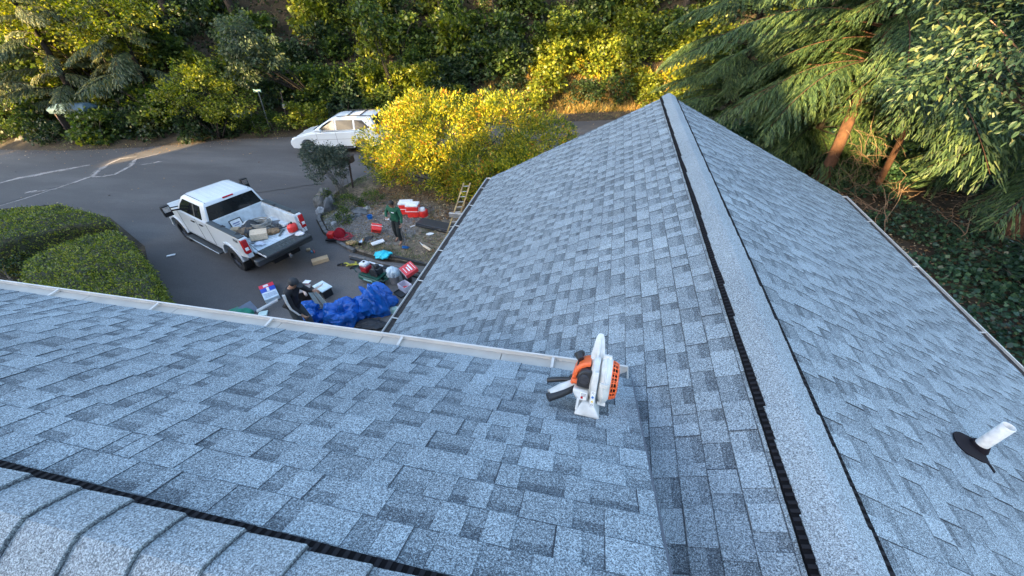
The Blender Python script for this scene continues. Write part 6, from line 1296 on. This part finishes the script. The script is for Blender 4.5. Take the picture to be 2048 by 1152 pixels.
# straps
p = G(702, 532); t = thing('safety_harness', 'yellow and black strap harness lying on the driveway', 'harness', p, -.1); M_STR = mat('strap_yellow', (.36, .32, .04), .7, var=.3, scale=20)
def ribbon(P, w, th=.012):
    b = MB(); P = [np.array(q, float) for q in P]; R_ = []
    for i, q in enumerate(P):
        d = unit(P[min(i + 1, len(P) - 1)] - P[max(i - 1, 0)]); s = unit(np.cross(d, [0, 0, 1.0])); R_.append([q - s * w, q + s * w, q + s * w + [0, 0, th], q - s * w + [0, 0, th]])
    b.loft(R_); return b
ribbon([(-.35, -.05, .02), (-.2, .04, .05), (0, -.02, .03), (.2, .03, .06), (.32, .12, .03)], .035).build('strap', M_STR, t); ribbon([(-.1, -.1, .03), (.05, 0, .07), (.15, .1, .04), (.05, .2, .03)], .03).build('strap', M_STR, t)
ribbon([(-.45, -.12, .02), (-.3, -.02, .05), (-.2, -.1, .03)], .04).build('pad', M_BLK, t); ribbon([(.1, -.18, .02), (.2, -.02, .05), (.34, .02, .04), (.40, -.08, .02)], .035).build('pad', M_BLK, t); b = MB(); b.lathe([(.02, 0), (.035, .01), (.02, .02)], 12, (.3, .12, .07)); b.build('ring', M_CHR, t)
p = G(683, 480, .0); t = thing('hose_reel', 'red hose reel with coiled red hose on the kerb', 'hose reel', (p[0], p[1], .10), .2)
b = MB(); b.box((-.32, .0, .12), (.22, .26, .22)); b.build('case', M_RED, t, bevel=.03); b = MB(); b.lathe([(.06, -.09), (.19, -.08), (.19, -.06), (.10, -.05), (.10, .05), (.19, .06), (.19, .08), (.06, .09)], 24, (.02, 0, .18), 'y'); b.build('drum', mat('reel_crimson', (.30, .015, .03), .4), t, smooth=True)
coil('hose', '', (.10, -.02, .0), .27, mat('hose_crimson', (.38, .02, .04), .5), 4, .014, .35, seed=2, parent=t)
b = MB(); b.box((-.28, -.06, .02), (.40, .34, .06)); b.build('base', M_BLK, t, bevel=.01)
p = G(704, 492, .0); crumple('work_gloves', 'tan leather gloves beside the red hose reel', 'gloves', (p[0], p[1], .1), (.20, .12, .07), mat('glove_tan', (.30, .20, .09), .8, var=.6, scale=18), 31, .4, 5, .9)
p = G(723, 497, .0); t = thing('steel_canister', 'shiny steel canister lying on the gravel by the open cooler', 'canister', (p[0], p[1], .17), R(100)); b = MB(); b.tube([(0, 0, .02), (.03, 0, .02), (.34, 0, .02), (.38, 0, .02)], [.05, .07, .07, .04], 20); b.build('tube', M_CHR, t, smooth=True); b = MB(); b.tube([(-.03, 0, .02), (.002, 0, .02)], [.055, .065], 20); b.build('end_ring', M_BLK, t); 
p = G(737, 484, .0); crumple('rag', 'dark rag on the gravel beside the steel canister', 'rag', (p[0], p[1], .12), (.22, .14, .05), mat('bag_dark', (.02, .02, .022), .7), 33, .9)
# coolers
def cooler(label, loc, rz, d, lid=True, open_=False, m=None):
    t = thing('cooler', label, 'cooler', loc, rz); b = MB(); b.loft([[(sx_ * d[0] * .46, sy_ * d[1] * .46, 0) for sx_, sy_ in ((-1, -1), (1, -1), (1, 1), (-1, 1))], [(sx_ * d[0] * .5, sy_ * d[1] * .5, d[2]) for sx_, sy_ in ((-1, -1), (1, -1), (1, 1), (-1, 1))]]); b.build('body', m or M_REDB, t, bevel=.02)
    if lid: b = MB(); b.box((0, 0, d[2] + .035), (d[0] * 1.05, d[1] * 1.05, .07)); b.box((0, 0, d[2] + .078), (d[0] * .8, d[1] * .7, .018)); b.build('lid', M_WHITE, t, bevel=.02)
    b = MB(); b.tube([(-d[0] * .53, 0, d[2] * .85), (-d[0] * .56, -d[1] * .55, d[2] * .6), (d[0] * .56, -d[1] * .55, d[2] * .6), (d[0] * .53, 0, d[2] * .85)], .011, 8); b.build('handle', M_WHITE, t); return t
p = G(811, 437); cooler('red cooler with white lid half hidden behind the man in green', (p[0] - .0, p[1] + .25, .12), R(12), (.50, .36, .42))
p = G(828, 437); cooler('red cooler with white lid and carry handle, right of the other closed one', (p[0] + .05, p[1], .12), R(8), (.46, .36, .46))
p = G(843, 438); t = thing('drink_jug', 'round red drink jug with a white top next to the coolers', 'jug', (p[0] + .08, p[1] + .05, .12)); b = MB(); b.lathe([(.001, 0), (.19, 0), (.20, .03), (.20, .20), (.18, .24), (.001, .24)], 24); b.build('body', M_RED, t, smooth=True); b = MB(); b.lathe([(.12, .24), (.12, .27), (.10, .34), (.04, .36), (.001, .36)], 20); b.build('lid', M_WHITE, t, smooth=True)
p = G(754, 480, .0); t = cooler('open red cooler tipped on its side on the gravel', (p[0], p[1] + .1, .30), R(30), (.36, .26, .26), lid=False); t.rotation_euler = (R(-55), R(20), R(30))
p = G(758, 493, .0); t = thing('white_panel', 'white inner lid of the tipped red cooler lying on the grass', 'panel', (p[0], p[1], .14), R(48)); b = MB(); b.box((0, 0, .03), (.44, .20, .05)); b.box((0, 0, .062), (.34, .12, .015)); b.build('lid', M_WHITE, t, bevel=.012)
p = G(866, 462); t = thing('long_case', 'long black closed case lying on the bed behind the lawn', 'case', (p[0] + .15, p[1] + .05, .12), R(-13)); b = MB(); b.box((0, 0, .09), (1.55, .46, .16)); b.build('case', mat('case_black', (.022, .026, .034), .5), t, bevel=.02); b = MB(); b.box((0, -.235, .09), (1.4, .012, .015)); b.build('seam', M_CHR, t)
for x in (-.35, .35): b = MB(); b.box((x, -.24, .10), (.07, .02, .04)); b.build('latch', M_CHR, t)
b = MB(); b.tube([(-.85, -.2, .03), (-.95, -.35, .02)], .02, 6); b.build('strap', M_WHITE, t)
p = G(742, 443, .0); t = thing('blue_pail', 'small blue pail behind the gravel left of the man in green', 'pail', (p[0], p[1], .12)); b = MB(); b.lathe([(.001, 0), (.09, 0), (.11, .14), (.10, .14), (.08, .02), (.001, .02)], 18); b.build('pail', mat('blue_plastic', (.01, .13, .42), .4), t, smooth=True); b = MB(); b.tube([(-.1, 0, .14), (0, -.1, .2), (.1, 0, .14)], .006, 6); b.build('handle', M_BLK, t)
p = G(767, 516, .05); crumple('plastic_bag', 'bright turquoise plastic bag at the lawn edge', 'bag', (p[0], p[1], .12), (.28, .20, .13), mat('bag_cyan', (.02, .50, .62), .35, var=.2), 37, .3, 5, .8)
p = G(848, 500, .0); t = thing('caulking_gun', 'long cream caulking gun pointing left on the lawn', 'caulking gun', (p[0] + .02, p[1], .16), R(-34)); b = MB(); b.tube([(.0, 0, .02), (.42, 0, .02)], .045, 12); b.build('cartridge', mat('cream_plastic', (.60, .50, .36), .5), t); b = MB(); b.tube([(0, 0, .02), (-.12, 0, .02), (-.26, .02, .04)], [.03, .016, .006], 10); b.build('nozzle', M_WHITE, t, smooth=True)
p = G(861, 475, .0); crumple('rag', 'small white rag on the grass below the long case', 'rag', (p[0], p[1], .13), (.13, .07, .04), M_WHITE, 39, .3)
# left of the tarps
_a, _b = PZ(527, 560, .15), PZ(549, 606, .15); PKA = math.atan2(_a[1] - _b[1], _a[0] - _b[0]) - math.pi / 2
p = (_a + _b) / 2; t = thing('shingle_bundle', 'red, blue and white printed package lying beside the man in black', 'package', (p[0], p[1], .012), PKA); b = MB(); b.box((0, 0, .08), (.40, .86, .14)); b.build('package', mat('wrap_pale', (.48, .58, .64), .35, var=.15), t, bevel=.012)
b = MB(); b.box((0, .33, .152), (.405, .21, .006)); b.box((0, .436, .09), (.402, .004, .12)); b.build('red_band', mat('wrap_red', (.62, .04, .07), .4), t)
b = MB(); b.box((0, .10, .152), (.403, .24, .006)); b.build('blue_band', mat('wrap_blue', (.02, .07, .40), .4), t)
b = MB(); b.box((-.02, .33, .1565), (.14, .12, .003)); b.box((.0, .10, .1565), (.07, .22, .003)); b.box((-.08, -.05, .153), (.20, .04, .004)); b.box((.05, -.10, .153), (.24, .03, .004)); b.build('print_light', M_WHITE, t)
b = MB()
for k, y in enumerate((-.15, -.21, -.27, -.33)): b.box((0, y, .153), (.34, .012, .004))
b.build('print_dark', mat('ink_blue', (.10, .12, .25), .6), t)
A, C = PZ(514, 624, .05), PZ(556, 601, .2); b = MB(); d = unit(C - A); s = unit(np.cross(d, [0, 0, 1.0])); b.loft([[q + s * u + np.array([0, 0, w]) for u, w in ((-.035, 0), (.035, 0), (.04, .05), (.032, .05), (.028, .007), (-.028, .007), (-.032, .05), (-.04, .05))] for q in (A - C * 0, C)]); o = b.build('gutter_offcut', M_WHITE, None); tag(o, 'long white gutter offcut propped on the printed package', 'gutter piece'); 
o.data.transform(Matrix.Translation(tuple(-A))); o.location = tuple(A)
p = G(527, 630, .0); t = thing('pad', 'small pale mint square pad by the end of the white offcut', 'pad', p, .5); b = MB(); b.box((0, 0, .03), (.24, .22, .05)); b.build('pad', mat('mint_foam', (.48, .62, .58), .6), t, bevel=.01)
p = G(480, 625, .1); crumple('green_bag', 'dark green sack just behind the gutter', 'sack', (p[0], p[1], .01), (.36, .22, .16), mat('sack_green', (.005, .18, .11), .6), 41, .1)
p = G(503, 628, .0); t = thing('slab', 'blue grey flat panel standing beside the green sack', 'panel', p, 1.1); b = MB(); b.box((0, 0, .17), (.42, .03, .34)); b.build('panel', mat('panel_blue_grey', (.12, .15, .20), .5), t, bevel=.005); t.rotation_euler = (R(-50), 0, R(70))
p = G(606, 600, .0); t = thing('tool_box', 'black tool box with brown grey lid in front of the man in black', 'tool box', (p[0] - .05, p[1] + .1, .012), .5); b = MB(); b.box((0, 0, .14), (.56, .34, .28)); b.build('box', M_BLK, t, bevel=.01); b = MB(); b.box((0, 0, .30), (.58, .36, .03)); b.build('lid', mat('lid_taupe', (.24, .21, .20), .6, var=.2), t, bevel=.006)
p = G(612, 590, .3); t = thing('roll', 'short tan roll lying on the tool box end', 'roll', (p[0], p[1], .36), -.7); b = MB(); b.tube([(-.11, 0, 0), (.11, 0, 0)], .035, 14); b.build('roll', mat('roll_tan', (.50, .38, .32), .7), t)
p = G(614, 586, .0); t = thing('cup', 'red cup with a broad white lid beside the tool box', 'cup', (p[0] + .05, p[1] + .12, .012)); b = MB(); b.lathe([(.001, 0), (.04, 0), (.055, .30), (.001, .30)], 16); b.build('cup', M_RED, t, smooth=True); b = MB(); b.box((0, 0, .33), (.20, .15, .02)); b.build('lid', M_WHITE, t, bevel=.006)
for i, (a, c, z) in enumerate([((622, 588), (640, 617), .32), ((631, 586), (655, 616), .34)]):
    A, C = PZ(*a, z), PZ(*c, z - .05); d = unit(C - A); s = unit(np.cross(d, [0, 0, 1.0])); b = MB(); L = np.linalg.norm(C - A)
    b.loft([[(q,) and tuple(np.array([q, 0, 0]) + np.array([0, u, w])) for u, w in ((-.045, 0), (.045, 0), (.05, .06), (.04, .06), (.036, .008), (-.036, .008), (-.04, .06), (-.05, .06))] for q in (-.12, L + .1)])
    o = b.build('gutter_section', mat('gutter_grey', (.17, .20, .20), .5), None); tag(o, ['left grey metal gutter section lying on the middle tarp', 'right grey metal gutter section lying on the middle tarp'][i], 'gutter piece', loc=A, rz=math.atan2(d[1], d[0]))
p = G(651, 589, .0); t = thing('panel', 'pale blue white rectangular panel behind the middle tarp', 'panel', (p[0], p[1], .30), R(-24)); b = MB(); b.box((0, 0, 0), (.52, .34, .03)); b.box((0, 0, .018), (.44, .26, .006)); b.build('board', mat('panel_pale', (.55, .66, .68), .4, var=.12, scale=9), t, bevel=.005)
for sx_ in (-.2, .2): b = MB(); b.box((sx_, 0, -.155), (.03, .28, .28)); b.build('leg', M_TRIM, t)
# ladder leaning on the wing gutter
lx = -2.86
LA = np.array([-3.75, 11.6, .1]); 
A = PZ(897, 478, .1); B_ = PY(934, 366, A[1] + .55); lad = thing('ladder', 'yellow fibreglass ladder with metal fittings standing behind the left wing gutter', 'ladder', (A[0], A[1], .1))
B_ = B_ - np.array([A[0], A[1], .1]); s = np.array([.12, .03, 0]); M_FIB = mat('fibreglass_yellow', (.25, .19, .09), .7, var=.5, scale=6); 
for sg in (-1, 1): b = MB(); b.tube([s * sg, B_ + s * sg * .9], .055, 4, flat=.5); b.build('rail', M_FIB, lad)
for k in range(11): b = MB(); c = B_ * (k + .6) / 11.2; b.tube([c - s, c + s], .016, 8); b.build('rung', mat('aluminium', (.5, .5, .5), .4, metal=.7), lad)
b = MB(); c = B_ * .45; b.box(tuple(c + [0, -.03, 0]), (.5, .10, .16)); b.build('lock', MATS['aluminium'], lad, bevel=.01)

# ---------------------------------------------------------------- roadside furniture
p = PZ(706, 375, .1); t = thing('mailbox', 'dark wooden mailbox on a leaning post behind the small shrub', 'mailbox', (p[0], p[1], .1)); q = PY(694, 318, p[1]) - np.array([p[0], p[1], .1])
M_WD = mat('weathered_wood', (.07, .05, .045), .85, var=.3); b = MB(); b.tube([(0, 0, 0), tuple(q + [0.05, 0, -.1])], .05, 4); b.build('post', M_WD, t); b = MB(); b.box(tuple(q), (.52, .30, .26)); mb_ = b.build('box', M_WD, t, bevel=.01); b = MB(); b.box(tuple(q + [0, 0, .14]), (.58, .36, .03)); b.build('lid', M_WD, mb_)
def posts(name, label, cat_, base, top, r, m, n=8):
    A = hillhit(*base, 0.0); t = thing(name, label, cat_, (A[0], A[1], HH(A[0], A[1]))); q = PY(top[0], top[1], A[1] - .05) - np.array([A[0], A[1], HH(A[0], A[1])]); b = MB(); b.tube([(0, 0, -.1), tuple(q)], r, n); b.build('post', m, t); return t, q
M_GALV = mat('galvanised', (.16, .17, .17), .6, metal=.2)
t, q = posts('street_sign', 'thin metal sign post with a small pale blue sign on top', 'sign', (541, 262), (516, 182), .03, M_GALV); b = MB(); b.box(tuple(q + [-.05, 0, .02]), (.55, .02, .16)); b.build('sign_plate', mat('sign_blue', (.06, .16, .19), .5), t); b = MB(); b.box(tuple(q + [-.05, -.013, .02]), (.38, .004, .04)); b.build('lettering', M_WHITE, t)
t, q = posts('marker_post', 'short white marker post left of the street sign', 'post', (509, 256), (499, 222), .05, M_WHITE)
b = MB(); b.tube([tuple(q * .8), tuple(q * .96)], .053, 8); b.build('band', M_GRY, t)
t, q = posts('utility_stake', 'brown stake with a small meter box right of the street sign', 'post', (577, 252), (561, 184), .035, M_WD); b = MB(); b.box(tuple(q * .58 + [.06, -.06, 0]), (.16, .10, .24)); b.build('meter_box', M_GRY, t, bevel=.01)
A = hillhit(484, 262, 0); t = thing('folding_stand', 'pale board on a crossed folding stand under the dark trees', 'stand', (A[0], A[1], HH(A[0], A[1])), .2); b = MB(); b.tube([(-.3, 0, 0), (.3, 0, .8)], .02, 6); b.tube([(.3, 0, 0), (-.3, 0, .8)], .02, 6); b.tube([(-.3, .4, 0), (.3, .4, .8)], .02, 6); b.tube([(.3, .4, 0), (-.3, .4, .8)], .02, 6); b.build('crossed_leg', M_GALV, t); b = MB(); b.box((.15, .2, .92), (1.1, .6, .22)); b.build('board', mat('board_pale', (.30, .34, .36), .6), t, bevel=.02)
A = PY(130, 215, 19.6); t = thing('covered_trailer', 'low blue grey covered shape half hidden under the left cedars', 'trailer', (A[0], 19.9, .2), .1); b = MB(); b.loft([[(-1.3, -.4, A[2] - .55), (1.3, -.4, A[2] - .55), (1.3, .5, A[2] - .55), (-1.3, .5, A[2] - .55)], [(-1.35, -.45, A[2] - .3), (1.35, -.45, A[2] - .3), (1.35, .55, A[2] - .3), (-1.35, .55, A[2] - .3)], [(-1.1, -.1, A[2] - .05), (1.1, -.1, A[2] - .05), (1.1, .3, A[2] - .05), (-1.1, .3, A[2] - .05)]]); b.build('cover', mat('cover_blue_grey', (.055, .10, .13), .6, var=.4), t, bevel=.03)
for x in (-1.1, 1.1): b = MB(); b.box((x, 0, (A[2] - .5) / 2), (.1, .6, A[2] - .5)); b.build('support', M_WD, t)
A = hillhit(352, 232, .1); rock('rock', 'pale pinkish boulder glowing in the sun under the small bright tree', (A[0], A[1], A[2]), (.42, .35, .45), 31.3, mat('pink_rock', (.40, .27, .2), .8, var=.2))
